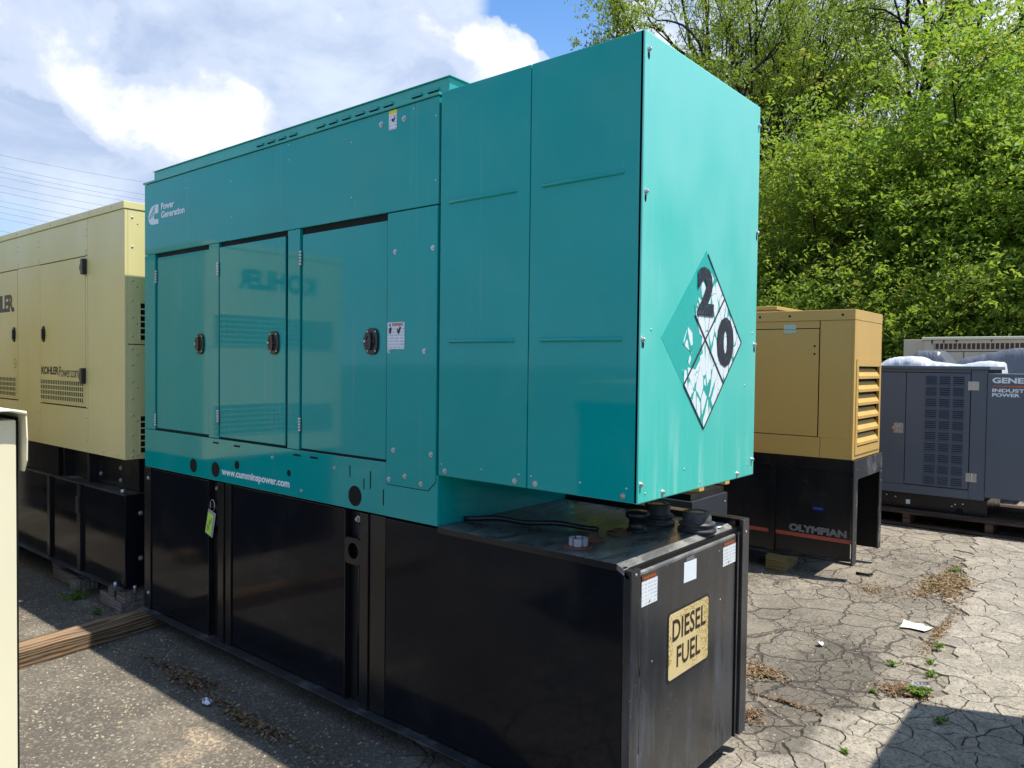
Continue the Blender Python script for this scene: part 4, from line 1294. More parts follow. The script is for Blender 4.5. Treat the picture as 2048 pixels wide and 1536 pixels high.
# the opposite unit whose lit end is mirrored in the teal doors
K2, e, e2 = cream_unit(-4.50, -2.22, 1.35, 0.88, 2.64, 0.17, 0.79, 'cream generator beyond the left edge of the picture, mirrored in the teal doors', full=False, length=4.0)
lettering('KOHLER', M['brown_print'], e, 'end', (0.0015, 0.29, 2.27), 0.74, 0.17, bold=0.045)
box('base_tank', M['black'], K2, -4.0, -0.05, 0.05, 1.3, 0.10, 0.879, bevel=0.004)
beam('timber_block', 'long timber under the cream generator beyond the left edge of the picture', -4.75, -1.55, 0, 0.2, 1.5, 0.098, 0, M['wood'], None, 'timber block')

# pale cream enclosure at the left edge
F = thing('generator', 'pale cream enclosure cut off by the left edge, with a bent roof lip', 'generator', (-0.44, -1.676, 0))
box('end_panel', M['pale_cream'], F, -0.012, 0, -1.15, -0.006, 0.20, 1.555, bevel=0.003)
box('side_panel', M['pale_cream'], F, -1.0, -0.013, -0.018, -0.006, 0.20, 1.555)
box('side_panel', M['pale_cream'], F, -1.0, -0.013, -1.15, -1.138, 0.20, 1.555)
box('far_end_panel', M['pale_cream'], F, -1.0, -0.988, -1.137, -0.019, 0.20, 1.555)
# roof sheet with a wavy bent front lip and a turned down side
vs, fs = [], []
n = 44
for i in range(n + 1):
    y = 0.006 - 1.17 * i / n
    wv = 0.0045 * math.sin(i * 0.95) + 0.0035 * math.sin(i * 0.41 + 1)
    front = 0.020 + 0.003 * math.sin(i * 0.7)
    if i == 0: wv = -0.001
    vs += [(-1.02, y, 1.574), (front, y, 1.574 + wv * 0.6), (front + 0.002, y, 1.566 + wv), (-1.02, y, 1.571)]
for i in range(n):
    for q in range(4):
        a, b = i * 4 + q, i * 4 + (q + 1) % 4
        fs.append((a, b, b + 4, a + 4))
fs += [(0, 1, 2, 3), tuple(n * 4 + q for q in (3, 2, 1, 0))]
MB().add(vs, fs, True).build('roof', M['pale_cream'], F)
sk = MB(); sk.prism([(-1.0, 1.572), (0.020, 1.572), (0.026, 1.52), (0.024, 1.475), (0.008, 1.452), (-1.0, 1.45)], 'y', 0.004, 0.0065)
sk.build('roof_skirt', M['pale_cream'], F)
box('gap_shadow_strip', M['flat_black'], F, -0.95, -0.02, -0.005, 0.003, 0.2, 1.56)  # black strip stands in for shade between side panel and roof skirt
box('base', M['black_post'], F, -0.95, -0.03, -1.12, -0.03, 0.0, 0.199)

# unit to the right of the camera that throws the shadow at the bottom right
R_ = thing('generator', 'beige generator standing out of frame on the right, casting the corner shadow', 'generator', (1.45, 0.35, 0))
box('body', M['beige'], R_, 0, 3.4, 0, 2.03, 0.35, 2.66, bevel=0.01)
box('roof', M['beige'], R_, -0.01, 3.41, -0.01, 2.04, 2.66, 2.70, bevel=0.005)
box('base', M['black_post'], R_, 0.03, 3.37, 0.03, 2.0, 0.012, 0.349)
for k in range(3):
    box('door', M['beige'], R_, -0.012, -0.001, 0.08 + k * 0.65, 0.66 + k * 0.65, 0.5, 2.5, bevel=0.002)

# ============================================================ OCHRE GENERATOR ON A BLACK BASE
O = thing('generator', 'ochre yellow generator with a louvred end on a tall black striped base', 'generator', (0, 0, 0))
ox, oy, ow, ozb, ozt = -0.452, 4.04, 0.78, 0.955, 2.135
oL = -3.6
box('inner_frame', M['flat_black'], O, oL + .02, ox - 0.03, oy + 0.012, oy + ow - 0.012, ozb + 0.01, ozt - 0.01)
rf = box('roof_edge', M['ochre'], O, oL, ox + 0.002, oy - 0.006, oy + ow + 0.004, 2.052, ozt, bevel=0.004)
for xx in (-1.21, -0.96, -0.545):
    flat('bolt_hole', M['flat_black'], rf, 'side', circ(xx, 2.092, 0.010, n=12), oy - 0.0068)
box('upper_strip', M['ochre'], O, oL, -0.723, oy, oy + 0.011, 1.993, 2.050)
odoor = box('door', M['ochre'], O, oL, -0.724, oy - 0.001, oy + 0.011, 1.122, 1.986, bevel=0.002)
box('lower_strip', M['ochre'], O, oL, -0.701, oy, oy + 0.011, ozb, 1.116)
box('corner_panel', M['ochre'], O, -0.715, ox - 0.021, oy, oy + 0.011, 1.1165, 2.050, bevel=0.002)
box('corner_panel', M['ochre'], O, -0.697, ox - 0.021, oy, oy + 0.011, ozb, 1.116)
h_ = MB(); h_.box(-1.008, -0.905, oy - 0.004, oy - 0.001, 1.952, 1.982); h_.box(-1.008, -0.905, oy - 0.004, oy - 0.001, 1.994, 2.024)
h_.cyl((oy - 0.006, 1.988), 0.007, -1.006, -0.907, 'x', 10)
h_.build('hinge', M['steel'], odoor, 0.001)
for z in (1.848, 1.784):
    flat('bolt_hole', M['flat_black'], odoor, 'side', circ(-0.757, z, 0.009, n=10), oy - 0.0018)
# end: frame round a louvred opening
y0, y1 = oy, oy + ow
ev = MB()
ev.box(ox - 0.02, ox, y0, y1, 1.735, 2.051)
ev.box(ox - 0.02, ox, y0, y0 + 0.085, ozb, 1.735)
ev.box(ox - 0.02, ox, y1 - 0.05, y1, ozb, 1.735)
ev.box(ox - 0.02, ox, y0 + 0.085, y1 - 0.05, ozb, 1.05)
ev = ev.build('end_panel', M['ochre'], O)
lf = MB()
for a in ((y0 + 0.055, y1 - 0.02, 1.69, 1.745), (y0 + 0.055, y0 + 0.105, 1.045, 1.69), (y1 - 0.065, y1 - 0.02, 1.045, 1.69), (y0 + 0.055, y1 - 0.02, 0.99, 1.045)):
    lf.box(ox + 0.001, ox + 0.006, *a)
lf.build('louvre_frame', M['ochre'], O)
bolts_end(O, [(y0 + 0.07, 1.71), (y0 + 0.35, 1.72), (y1 - 0.06, 1.725), (y0 + 0.07, 1.36), (y0 + 0.09, 1.01), (y1 - 0.3, 1.015), (y1 - 0.05, 1.02), (y0 + 0.2, 2.06), (y1 - 0.15, 2.03)], ox + 0.006, me=RIVET, name='rivet', scale=(0.8, 0.8, 0.8))
for k in range(6):
    z = 1.060 + k * 0.106
    sl = MB()
    ya, yb = y0 + 0.11, y1 - 0.07
    sl.prism([(ox - 0.045, z + 0.098), (ox - 0.042, z + 0.100), (ox + 0.008, z + 0.022), (ox + 0.008, z + 0.0), (ox + 0.004, z + 0.0), (ox + 0.004, z + 0.02)], 'y', ya, yb)
    sl.build('louvre_slat', M['ochre'], O)
box('louvre_back', M['ochre'], O, ox - 0.075, ox - 0.068, y0 + 0.085, y1 - 0.05, 1.05, 1.73)
box('rear_panel', M['ochre'], O, oL, ox - 0.021, y1 - 0.011, y1, ozb, 2.05)
box('far_end_panel', M['ochre'], O, oL, oL + 0.012, y0 + 0.012, y1 - 0.012, ozb, 2.05)
# black base: side plates with posts, open end
bx = -0.425
box('top_rail', M['black_post'], O, oL, bx - 0.001, oy - 0.004, oy + 0.02, 0.862, 0.953, bevel=0.002)
box('side_plate', M['black_post'], O, oL, bx - 0.03, oy + 0.012, oy + 0.020, 0.15, 0.861)
box('bottom_rail', M['dusty_black'], O, oL, bx + 0.005, oy - 0.035, oy + 0.02, 0.132, 0.142)
for xx in (-1.07, -1.9, -2.7):
    box('base_post', M['black_post'], O, xx - 0.03, xx + 0.02, oy - 0.012, oy + 0.0115, 0.143, 0.861, bevel=0.002)
po = box('base_post', M['dusty_black'], O, bx - 0.012, bx, oy - 0.03, oy + 0.075, 0.135, 0.953, bevel=0.002)
po2 = box('base_post', M['dusty_black'], O, bx - 0.012, bx, y1 - 0.065, y1 + 0.012, 0.135, 0.953, bevel=0.002)
bolts_end(po, [(oy + 0.05, z) for z in (0.88, 0.80, 0.70, 0.6, 0.5, 0.4, 0.3, 0.2)], bx, me=RIVET, name='rivet', scale=(0.6, 0.6, 0.6))
bolts_end(po2, [(y1 - 0.03, z) for z in (0.80, 0.72, 0.55, 0.3, 0.2)], bx, me=RIVET, name='rivet', scale=(0.9, 0.9, 0.9))
box('end_header', M['dusty_black'], O, bx - 0.010, bx - 0.001, oy + 0.076, y1 - 0.066, 0.80, 0.953)
box('far_side_plate', M['black_recess'], O, oL, bx - 0.02, y1 - 0.02, y1 - 0.005, 0.13, 0.861)
box('fuel_tank', M['black_recess'], O, oL, -1.15, oy + 0.021, y1 - 0.021, 0.20, 0.90)
box('skid_floor', M['black_recess'], O, oL, bx - 0.02, oy + 0.021, y1 - 0.021, 0.90, 0.95)
box('stripe', M['red_stripe'], O, -1.045, bx - 0.016, oy + 0.0095, oy + 0.0118, 0.292, 0.322)
box('stripe', M['red_stripe'], O, -1.72, -1.105, oy + 0.0095, oy + 0.0118, 0.292, 0.322)
lettering('OLYMPIAN', M['grey_print'], O, 'side', (-0.935, oy + 0.0085, 0.332), 0.455, 0.062, bold=0.06)
flat('tape_patch', M['blue_print'], O, 'side', rect(-0.745, -0.665, 0.530, 0.552), oy + 0.0095)
beam('timber_block', 'square greenish timber block under the black base of the ochre generator', -1.015, 4.13, math.radians(4), 0.15, 0.42, 0.128, 0.0, M['wood_green'], None, 'timber block')
beam('timber_block', 'timber block under the far part of the ochre generator base', -3.0, 4.4, 0, 0.15, 0.8, 0.128, 0.0, M['wood_green'], None, 'timber block')

# second ochre unit behind, only its roof shows
O2 = thing('generator', 'ochre generator behind the first one, only its roof shows over it', 'generator', (-2.12, 5.40, 0))
box('body', M['ochre'], O2, -2.6, 0.52, 0, 0.9, 0.75, 2.25, bevel=0.01)
box('roof', M['ochre'], O2, -2.62, 0.54, -0.01, 0.91, 2.252, 2.290, bevel=0.006)
box('base', M['black_post'], O2, -2.6, 0.6, 0.02, 0.88, 0.0, 0.748)

# tan unit straight behind the teal one
T_ = thing('generator', 'tan generator mostly hidden behind the teal one, its black base showing below', 'generator', (-0.93, 2.28, 0))
box('body', M['ochre'], T_, -3.0, -0.28, -0.04, 0.60, 0.905, 1.95, bevel=0.008)
for ya in (0.10, 0.50):
    box('mounting_foot', M['ochre'], T_, -0.40, 0.0, ya, ya + 0.07, 0.855, 0.90, bevel=0.002)
bs = box('base', M['grey_lo'], T_, -3.0, 0.0, 0.0, 0.54, 0.10, 0.80, bevel=0.004)
bolts_end(bs, [(0.04, 0.70), (0.50, 0.74)], 0.0, me=RIVET, name='rivet')
box('frame_rail', M['black_post'], T_, -3.0, -0.02, 0.02, 0.52, 0.801, 0.844)
beam('timber_block', 'timber block under the black base of the tan generator behind the teal one', -1.6, 2.55, 0, 0.16, 0.7, 0.098, 0, M['wood'], None, 'timber block')

# ============================================================ SLATE GREY GENERATOR ON A PALLET
N = thing('generator', 'slate grey generator with three columns of louvres, on a dark pallet at right', 'generator', (0, 0, 0))
ny = 6.80
box('inner_frame', M['flat_black'], N, -2.6, 0.06, ny + 0.012, ny + 1.0, 0.46, 1.68)
nr = box('roof', M['grey'], N, -2.65, 0.085, ny - 0.022, ny + 1.05, 1.672, 1.706, bevel=0.006)
box('top_strip', M['grey'], N, -2.6, -0.105 + 0.02, ny, ny + 0.011, 1.640, 1.671)
dl = box('door', M['grey'], N, -1.6, -0.690, ny - 0.002, ny + 0.010, 0.428, 1.632, bevel=0.003)
dr = box('door', M['grey'], N, -0.683, -0.088, ny - 0.002, ny + 0.010, 0.436, 1.632, bevel=0.003)
box('corner_post', M['grey'], N, -0.080, 0.060, ny, ny + 0.011, 0.335, 1.671, bevel=0.003)
box('base_strip', M['grey'], N, -2.6, -0.082, ny, ny + 0.011, 0.335, 0.424, bevel=0.002)
for cx0, cx1 in ((-0.500, -0.392), (-0.370, -0.268), (-0.244, -0.140)):
    for blk in range(10):
        z_hi = 1.605 - blk * 0.1175
        o_ = MB(); 
        flat('louvre_opening', M['grey_lo'], dr, 'side', rect(cx0 + 0.004, cx1 - 0.004, z_hi - 0.097, z_hi), ny - 0.003)
        for q in range(5):
            z = z_hi - 0.008 - q * 0.0208
            o_.prism([(ny - 0.003, z + 0.008), (ny - 0.014, z - 0.003), (ny - 0.003, z - 0.001)], 'x', cx0, cx1)
        o_.build('louvre', M['grey'], dr)
for z0 in (1.505, 0.562):
    hh = MB(); hh.box(-0.108, -0.062, ny - 0.008, ny - 0.0025, z0 - 0.045, z0 + 0.045); hh.box(-0.052, -0.010, ny - 0.008, ny - 0.001, z0 - 0.045, z0 + 0.045)
    hh.cyl((-0.057, ny - 0.007), 0.007, z0 - 0.045, z0 + 0.045, seg=10)
    hh.build('hinge', M['steel'], dr, 0.001)
lk = MB(); lk.box(-0.800, -0.705, ny - 0.006, ny - 0.002, 0.975, 1.085); lk.box(-0.79, -0.73, ny - 0.022, ny - 0.007, 0.985, 1.0); lk.box(-0.775, -0.760, ny - 0.022, ny - 0.007, 1.0, 1.06)
lk.cyl((-0.800, 1.03), 0.018, ny - 0.018, ny - 0.002, 'y', 12)
lk.build('door_lock', M['steel'], dl, 0.002)
# radiator end box that stands a little proud
rb = box('end_cover', M['grey'], N, 0.064, 1.20, ny - 0.010, ny + 0.95, 0.372, 1.634, bevel=0.006)
lettering('GENERAC', M['white_print'], rb, 'side', (0.105, ny - 0.0115, 1.538), 0.47, 0.058, bold=0.04)
lettering('INDUSTRIAL', M['white_print'], rb, 'side', (0.105, ny - 0.0115, 1.448), 0.43, 0.036, bold=0.035)
lettering('POWER', M['white_print'], rb, 'side', (0.105, ny - 0.0115, 1.402), 0.235, 0.036, bold=0.035)
flat('print_swoosh', M['orange_print'], rb, 'side', [(0.105, 1.506), (0.35, 1.500), (0.58, 1.512), (0.58, 1.524), (0.35, 1.516), (0.105, 1.512)], ny - 0.0115)
sk2 = box('skid', M['black_post'], N, -2.6, 0.085, ny + 0.02, ny + 0.95, 0.165, 0.334, bevel=0.003)
bolts_side(sk2, [(-0.86, 0.290), (-0.77, 0.278), (-0.13, 0.275), (-0.20, 0.262), (-0.23, 0.24)], ny + 0.02, me=RIVET, name='rivet', scale=(1.6, 1.6, 1.4))
flat('small_sticker', M['white_print'], sk2, 'side', rect(-0.665, -0.625, 0.215, 0.262), ny + 0.019)
flat('lifting_hole', M['flat_black'], sk2, 'side', circ(-0.16, 0.20, 0.035, 0.03, 16), ny + 0.0192)

PL = thing('pallet', 'dark wooden pallet under the slate grey generator', 'pallet', (0, 0, 0))
for k in range(9):
    y = ny - 0.17 + k * 0.145
    b_ = MB(); b_.box(-2.6, 0.95, y, y + 0.115, 0.137, 0.161); b_.build('deck_board', M['pallet'], PL, 0.002)
for xx in (-2.5, -1.7, -0.62, 0.13, 0.9):
    b_ = MB(); b_.box(xx - 0.035, xx + 0.035, ny - 0.16, ny + 1.12, 0.034, 0.1365); b_.build('stringer', M['pallet'], PL, 0.002)
for k in range(3):
    y = ny - 0.17 + k * 0.55
    b_ = MB(); b_.box(-2.6, 0.95, y, y + 0.12, 0.010, 0.0335); b_.build('bottom_board', M['pallet'], PL, 0.002)

# things under sheets behind it
def tarp(name, label, x0, x1, y0, y1, prof, m, seed, cat):
    """draped sheet over a bulky load; prof(t) gives the height along its length"""
    nx_, ny_ = 90, 34
    vs, fs = [], []
    for j in range(ny_ + 1):
        for i in range(nx_ + 1):
            t_, s_ = i / nx_, j / ny_
            edge = min(1, min(s_, 1 - s_) / 0.16, min(t_, 1 - t_) / 0.05)
            hgt = prof(t_)
            z = hgt * (0.0 + 1.0 * math.sin(min(1, edge) * math.pi / 2) ** 0.6)
            x = x0 + (x1 - x0) * t_; y = y0 + (y1 - y0) * s_
            k_ = mnoise.noise(Vector((x * 5 + seed, y * 4, seed))) * 0.010 + (0.5 - abs(mnoise.noise(Vector((x * 7 + y * 9, y * 3, seed))))) * 0.030 + abs(mnoise.noise(Vector((x * 26 - y * 14, y * 6, seed)))) * 0.012
            vs.append((x, y + k_ * 1.2, max(0.3, 0.9 + (z - 0.9) * 1.0) + k_))
    for j in range(ny_):
        for i in range(nx_):
            a = j * (nx_ + 1) + i
            fs.append((a, a + 1, a + nx_ + 2, a + nx_ + 1))
    o = MB().add(vs, fs, True).build(name, m)
    return tag(o, label, cat)


def lerp_prof(pts):
    def f(t_):
        for (a, ha), (b, hb) in zip(pts, pts[1:]):
            if t_ <= b:
                q = (t_ - a) / (b - a); q = q * q * (3 - 2 * q)
                return ha + (hb - ha) * q
        return pts[-1][1]
    return f


tarp('plastic_sheet', 'white plastic sheet draped over a load behind the slate grey generator', -1.55, 0.05, 8.15, 8.95,
     lerp_prof([(0, 1.60), (0.25, 1.80), (0.36, 1.815), (0.5, 1.745), (0.68, 1.715), (0.86, 1.755), (0.97, 1.745), (1, 1.6)]), M['tarp_white'], 3, 'plastic sheet')
tarp('tarpaulin', 'silver grey tarpaulin over a load, behind the left part of the white sheet', -1.25, -0.62, 9.05, 9.8,
     lerp_prof([(0, 1.75), (0.3, 1.905), (0.65, 1.90), (1, 1.68)]), M['tarp_grey'], 11, 'tarpaulin')
tarp('tarpaulin', 'larger silver grey tarpaulin over a load, right of the white sheet', -0.72, 0.22, 9.05, 9.8,
     lerp_prof([(0, 1.72), (0.25, 1.82), (0.55, 1.885), (0.8, 1.93), (0.9, 1.93), (1, 1.5)]), M['tarp_grey'], 23, 'tarpaulin')

# old beige enclosure at the back
B_ = thing('generator', 'long old beige enclosure with a brown slotted vent strip and rust runs, at the back', 'generator', (0, 10.5, 0))
box('body', M['beige'], B_, -1.27, 3.5, 0, 1.6, 0.5, 2.10, bevel=0.006)
box('roof', M['pale_cream'], B_, -1.30, 3.52, -0.02, 1.6, 2.103, 2.145, bevel=0.008)
box('side_box', M['beige'], B_, -1.56, -1.272, 0.05, 1.2, 0.6, 2.115, bevel=0.005)
box('base', M['black_post'], B_, -1.5, 3.4, 0.1, 1.5, 0.0, 0.498)
flat('vent_strip', M['rust'], B_, 'side', rect(-1.14, 2.6, 1.965, 2.05), -0.002)
for k in range(52):
    xx = -1.13 + k * 0.0585
    box('vent_bar', M['beige'], B_, xx, xx + 0.012, -0.010, -0.003, 1.960, 2.054)
for (x, w_, h2) in ((-1.18, 0.035, 0.06), (-0.87, 0.05, 0.035), (-1.02, 0.02, 0.12), (-0.42, 0.03, 0.03)):
    flat('rust_run', M['rust'], B_, 'side', [(x, 2.102), (x + w_, 2.102), (x + w_ * 0.6, 2.102 - h2), (x + w_ * 0.4, 2.102 - h2 * 1.4)], -0.0032)
seam_line(B_, 'side', (-1.2, 1.93), (3.4, 1.93), -0.001, 0.01)
seam_line(B_, 'side', (-0.75, 1.0), (-0.75, 1.92), -0.001, 0.01)

# ============================================================ SMALL THINGS
# inspection tag on the tank
tg = thing('inspection_tag', 'lime green card in a clear sleeve hanging from the black tank by a wire loop', 'tag', (-2.735, -0.012, 0.83))
ro = Matrix.Rotation(math.radians(15), 3, 'Y')
def tagbox(name, m, x0, x1, z0, z1, ya, yb):
    return MB().box(x0, x1, ya, yb, z0, z1, ro, (0, 0, 0)).build(name, m, tg)
tagbox('sleeve', M['grey_plastic'], -0.040, 0.042, -0.150, -0.004, 0.001, 0.003)
tagbox('card', M['lime'], -0.036, 0.024, -0.145, -0.022, -0.001, 0.0008)
for k, (a, b) in enumerate(((-0.13, -0.09), (-0.12, -0.06), (-0.08, -0.045))):
    tagbox('card_print', M['flat_black'], -0.022 + k * 0.014, -0.018 + k * 0.014, a, b, -0.0016, -0.0010)
lp = [(0.002 + 0.024 * math.sin(a) + 0.004, 0.0, 0.030 - 0.032 * math.cos(a)) for a in [math.radians(q) for q in range(0, 320, 20)]]
MB().tube(lp, 0.0018, 6).build('wire_loop', M['steel'], tg)

# bits lying on the asphalt
def crumple(name, label, cat, x, y, poly, m, z=0.012, amp=0.006, kind=None):
    cx = sum(p[0] for p in poly) / len(poly); cy = sum(p[1] for p in poly) / len(poly)
    vs, fs = [(cx, cy, 0.014)], []
    rings = 4
    n_ = len(poly)
    for r_ in range(1, rings + 1):
        for (a, b) in poly:
            q = r_ / rings
            vs.append((cx + (a - cx) * q, cy + (b - cy) * q, 0.006 + amp * abs(mnoise.noise(Vector((a * 20 + r_, b * 20, x)))) * 2))
    for i in range(n_): fs.append((0, 1 + i, 1 + (i + 1) % n_))
    for r_ in range(rings - 1):
        for i in range(n_):
            a = 1 + r_ * n_ + i; b = 1 + r_ * n_ + (i + 1) % n_
            fs.append((a, a + n_, b + n_, b))
    o = MB().add(vs, fs).build(name, m)
    sol = o.modifiers.new('thickness', 'SOLIDIFY'); sol.thickness = 0.0012
    o.location = (x, y, z - 0.006)
    return tag(o, label, cat)


crumple('paper_scrap', 'yellowish white scrap of paper lying flat on the cracked asphalt', 'paper', 0.19, 3.20,
        [(-0.085, 0.09), (-0.02, 0.075), (0.03, 0.085), (0.05, 0.055), (0.095, 0.06), (0.085, 0.0), (0.07, -0.06), (-0.02, -0.05), (-0.07, -0.075), (-0.075, 0.0)], M['paper'])
crumple('foil_scrap', 'small crumpled silver foil on shaded asphalt beside the black tank', 'foil', -2.17, -0.345,
        [(0.03 * math.cos(a), 0.022 * math.sin(a)) for a in [k * 0.63 for k in range(10)]], M['steel'], 0.008, 0.02)
crumple('foil_scrap', 'tiny crumpled pale wrapper on sunlit asphalt right of the tank corner', 'wrapper', -0.17, 2.47,
        [(0.018 * math.cos(a), 0.028 * math.sin(a)) for a in [k * 0.63 for k in range(10)]], M['foam_white'], 0.008, 0.02)
crumple('wrapper', 'pale clear wrapper beside the weed at the crack junction', 'wrapper', 0.425, 2.20,
        [(0.05 * math.cos(a), 0.018 * math.sin(a)) for a in [k * 0.63 for k in range(10)]], M['grey_plastic'], 0.018, 0.012)
bb = MB(); bb.tube([(-0.47, 4.30, 0.012), (-0.42, 4.285, 0.016), (-0.37, 4.30, 0.014), (-0.355, 4.32, 0.02)], 0.011, 8)
tag(bb.build('rubber_scrap', M['flat_black']), 'black rubber scrap on the asphalt just beyond the ochre generator base', 'rubber scrap')


def leaf_cards(pos, size, aspect, updown, tint, seed=0, fold=0.25):
    """many small pointed leaves; returns verts, faces and one tint per face"""
    r = np.random.default_rng(seed)
    n_ = len(pos)
    nrm = r.normal(size=(n_, 3)); nrm[:, 2] = np.abs(nrm[:, 2]) + updown
    nrm /= np.linalg.norm(nrm, axis=1)[:, None]
    t = r.normal(size=(n_, 3)); t -= (t * nrm).sum(1)[:, None] * nrm
    t /= np.linalg.norm(t, axis=1)[:, None]
    b = np.cross(nrm, t)
    s = (size * r.uniform(0.6, 1.35, n_))[:, None]
    v0 = pos - t * s * 0.5
    v1 = pos + b * s * aspect * 0.5 + nrm * s * fold * 0.2
    v2 = pos + t * s * 0.5 - np.array([0, 0, 1]) * s * fold * 0.35
    v3 = pos - b * s * aspect * 0.5 + nrm * s * fold * 0.2
    V = np.stack([v0, v1, v2, v3], 1).reshape(-1, 3)
    return V, tint


def np_mesh(name, V, quads, m, tint=None):
    me = bpy.data.meshes.new(name)
    me.vertices.add(len(V)); me.vertices.foreach_set('co', np.asarray(V, np.float32).ravel())
    nq = len(quads)
    me.loops.add(nq * 4); me.loops.foreach_set('vertex_index', np.asarray(quads, np.int32).ravel())
    me.polygons.add(nq)
    me.polygons.foreach_set('loop_start', np.arange(0, nq * 4, 4, dtype=np.int32))
    me.polygons.foreach_set('loop_total', np.full(nq, 4, np.int32))
    me.update(calc_edges=True)
    me.materials.append(m)
    if tint is not None:
        at = me.attributes.new('tint', 'FLOAT', 'FACE')
        at.data.foreach_set('value', np.asarray(tint, np.float32))
    return me


def litter(name, label, cx, cy, rx, ry, n_, size, seed, z=0.010, group=None):
    r = np.random.default_rng(seed)
    a = r.uniform(0, 2 * math.pi, n_); q = np.abs(r.normal(0, 0.5, n_)); q = np.minimum(q, 1.4)
    wob = 1 + 0.35 * np.sin(a * 3 + seed) + 0.2 * np.sin(a * 5 + seed * 2)
    pos = np.stack([cx + rx * q * wob * np.cos(a), cy + ry * q * wob * np.sin(a), np.full(n_, z) + r.uniform(0, 0.010, n_)], 1)
    V, t = leaf_cards(pos, size, 0.45, 1.2, r.uniform(0, 1, n_), seed)
    V[:, 2] = np.maximum(V[:, 2], z - 0.004)
    me = np_mesh(name, V, np.arange(len(V)).reshape(-1, 4), M['litter'], r.uniform(0, 1, n_))
    o = link(bpy.data.objects.new(name, me))
    return tag(o, label, kind='stuff')


litter('leaf_litter', 'reddish dead leaf litter on the asphalt right of the fuel tank', -0.27, 1.83, 0.13, 0.12, 900, 0.022, 1)
litter('leaf_litter', 'brown leaf litter gathered at the corner of the shadow by the bright weed', 0.36, 2.07, 0.13, 0.10, 1100, 0.020, 2, 0.011)
litter('leaf_litter', 'straw coloured grass litter along the seam in the far asphalt', 0.14, 4.45, 0.17, 0.55, 2600, 0.032, 3)
litter('leaf_litter', 'thin reddish litter on the asphalt near the tank end', -0.12, 1.30, 0.10, 0.10, 350, 0.018, 4)
litter('leaf_litter', 'dark dead leaves in the shade along the left side of the tank', -2.55, -0.26, 0.30, 0.07, 1200, 0.024, 5, 0.004)
litter('leaf_litter', 'dark leaf trail in the shade near the tank, lower left', -1.85, -0.30, 0.36, 0.05, 1200, 0.024, 6, 0.004)
litter('leaf_litter', 'scattered leaf bits under the ochre generator', -0.25, 3.9, 0.4, 0.5, 500, 0.02, 8, 0.004)
litter('leaf_litter', 'thin line of debris in the long asphalt seam', 0.33, 3.2, 0.05, 0.75, 900, 0.018, 9, 0.010)
litter('leaf_litter', 'dry bits along the crack at the lower right', -0.04, 1.55, 0.28, 0.03, 300, 0.018, 10, 0.006)


# loose stones: small enough that nobody would count them
def grit():
    r = np.random.default_rng(12)
    n_ = 4500
    x = np.concatenate([r.uniform(-4.6, -0.4, n_ * 6 // 10), r.uniform(-1.2, 1.3, n_ * 4 // 10)])
    y = np.concatenate([r.uniform(-1.5, -0.02, n_ * 6 // 10), r.uniform(0.8, 6.5, n_ * 4 // 10)])
    s = r.uniform(0.0018, 0.0048, n_) * np.where(r.uniform(size=n_) > 0.95, 1.6, 1)
    base = np.array([[-1, -1, 0], [1, -1, 0], [1, 1, 0], [-1, 1, 0], [-.5, -.6, .9], [.6, -.5, .8], [.5, .6, .9], [-.6, .5, .8]], float)
    V = base[None] * s[:, None, None] * r.uniform(0.7, 1.3, (n_, 8, 3))
    a = r.uniform(0, 6.28, n_); ca, sa = np.cos(a), np.sin(a)
    X = V[..., 0] * ca[:, None] - V[..., 1] * sa[:, None] + x[:, None]
    Y = V[..., 0] * sa[:, None] + V[..., 1] * ca[:, None] + y[:, None]
    onp = np.array([xx > seam_x(yy) + 0.1 and yy > 0.5 for xx, yy in zip(x, y)])
    Z = V[..., 2] + np.where(onp, 0.008, 0.0)[:, None]
    V = np.stack([X, Y, Z], -1).reshape(-1, 3)
    q = np.array([[0, 1, 5, 4], [1, 2, 6, 5], [2, 3, 7, 6], [3, 0, 4, 7], [4, 5, 6, 7]])
    Q = (q[None] + (np.arange(n_) * 8)[:, None, None]).reshape(-1, 4)
    m, t, b = mat('loose_grit')
    at = t.new('ShaderNodeAttribute', attribute_name='tint').outputs['Fac']
    t.put(b.inputs['Base Color'], t.mix(at, (0.10, 0.09, 0.075), (0.40, 0.33, 0.22)))
    b.inputs['Roughness'].default_value = 0.85
    me = np_mesh('loose_grit', V, Q, m, np.repeat(r.uniform(0, 1, n_), 5))
    tag(link(bpy.data.objects.new('loose_grit', me)), 'small loose stones scattered over the asphalt', kind='stuff')


grit()


def weed(label, x, y, z, n_, spread, h, size, seed, dark=False):
    r = np.random.default_rng(seed)
    o = thing('weed', label, 'weed', (x, y, z), group='weeds growing in the asphalt')
    st = MB()
    pos = []
    for k in range(max(4, n_ // 9)):
        a = r.uniform(0, 6.28); q = spread * r.uniform(0.3, 1.0)
        p0 = Vector((r.normal(0, spread * .2), r.normal(0, spread * .2), 0)); p1 = Vector((q * math.cos(a), q * math.sin(a), h * r.uniform(0.4, 1)))
        pm = (p0 + p1) / 2 + Vector((0, 0, h * 0.25))
        st.tube([p0, pm, p1], [0.0016, 0.0012, 0.0006], 5)
        for _ in range(9):
            t_ = r.uniform(0.25, 1.05)
            c = p0 * (1 - t_) ** 2 + pm * 2 * t_ * (1 - t_) + p1 * t_ * t_
            pos.append((c.x + r.normal(0, size * .35), c.y + r.normal(0, size * .35), max(0.004, c.z + r.normal(0, size * .2))))
    st.build('stem', M['weed'], o)
    V, t = leaf_cards(np.array(pos), size, 0.4, 0.9, None, seed)
    me = np_mesh('foliage', V, np.arange(len(V)).reshape(-1, 4), M['weed'], r.uniform(0, 0.92, len(pos)))
    link(bpy.data.objects.new('foliage', me), o)
    return o


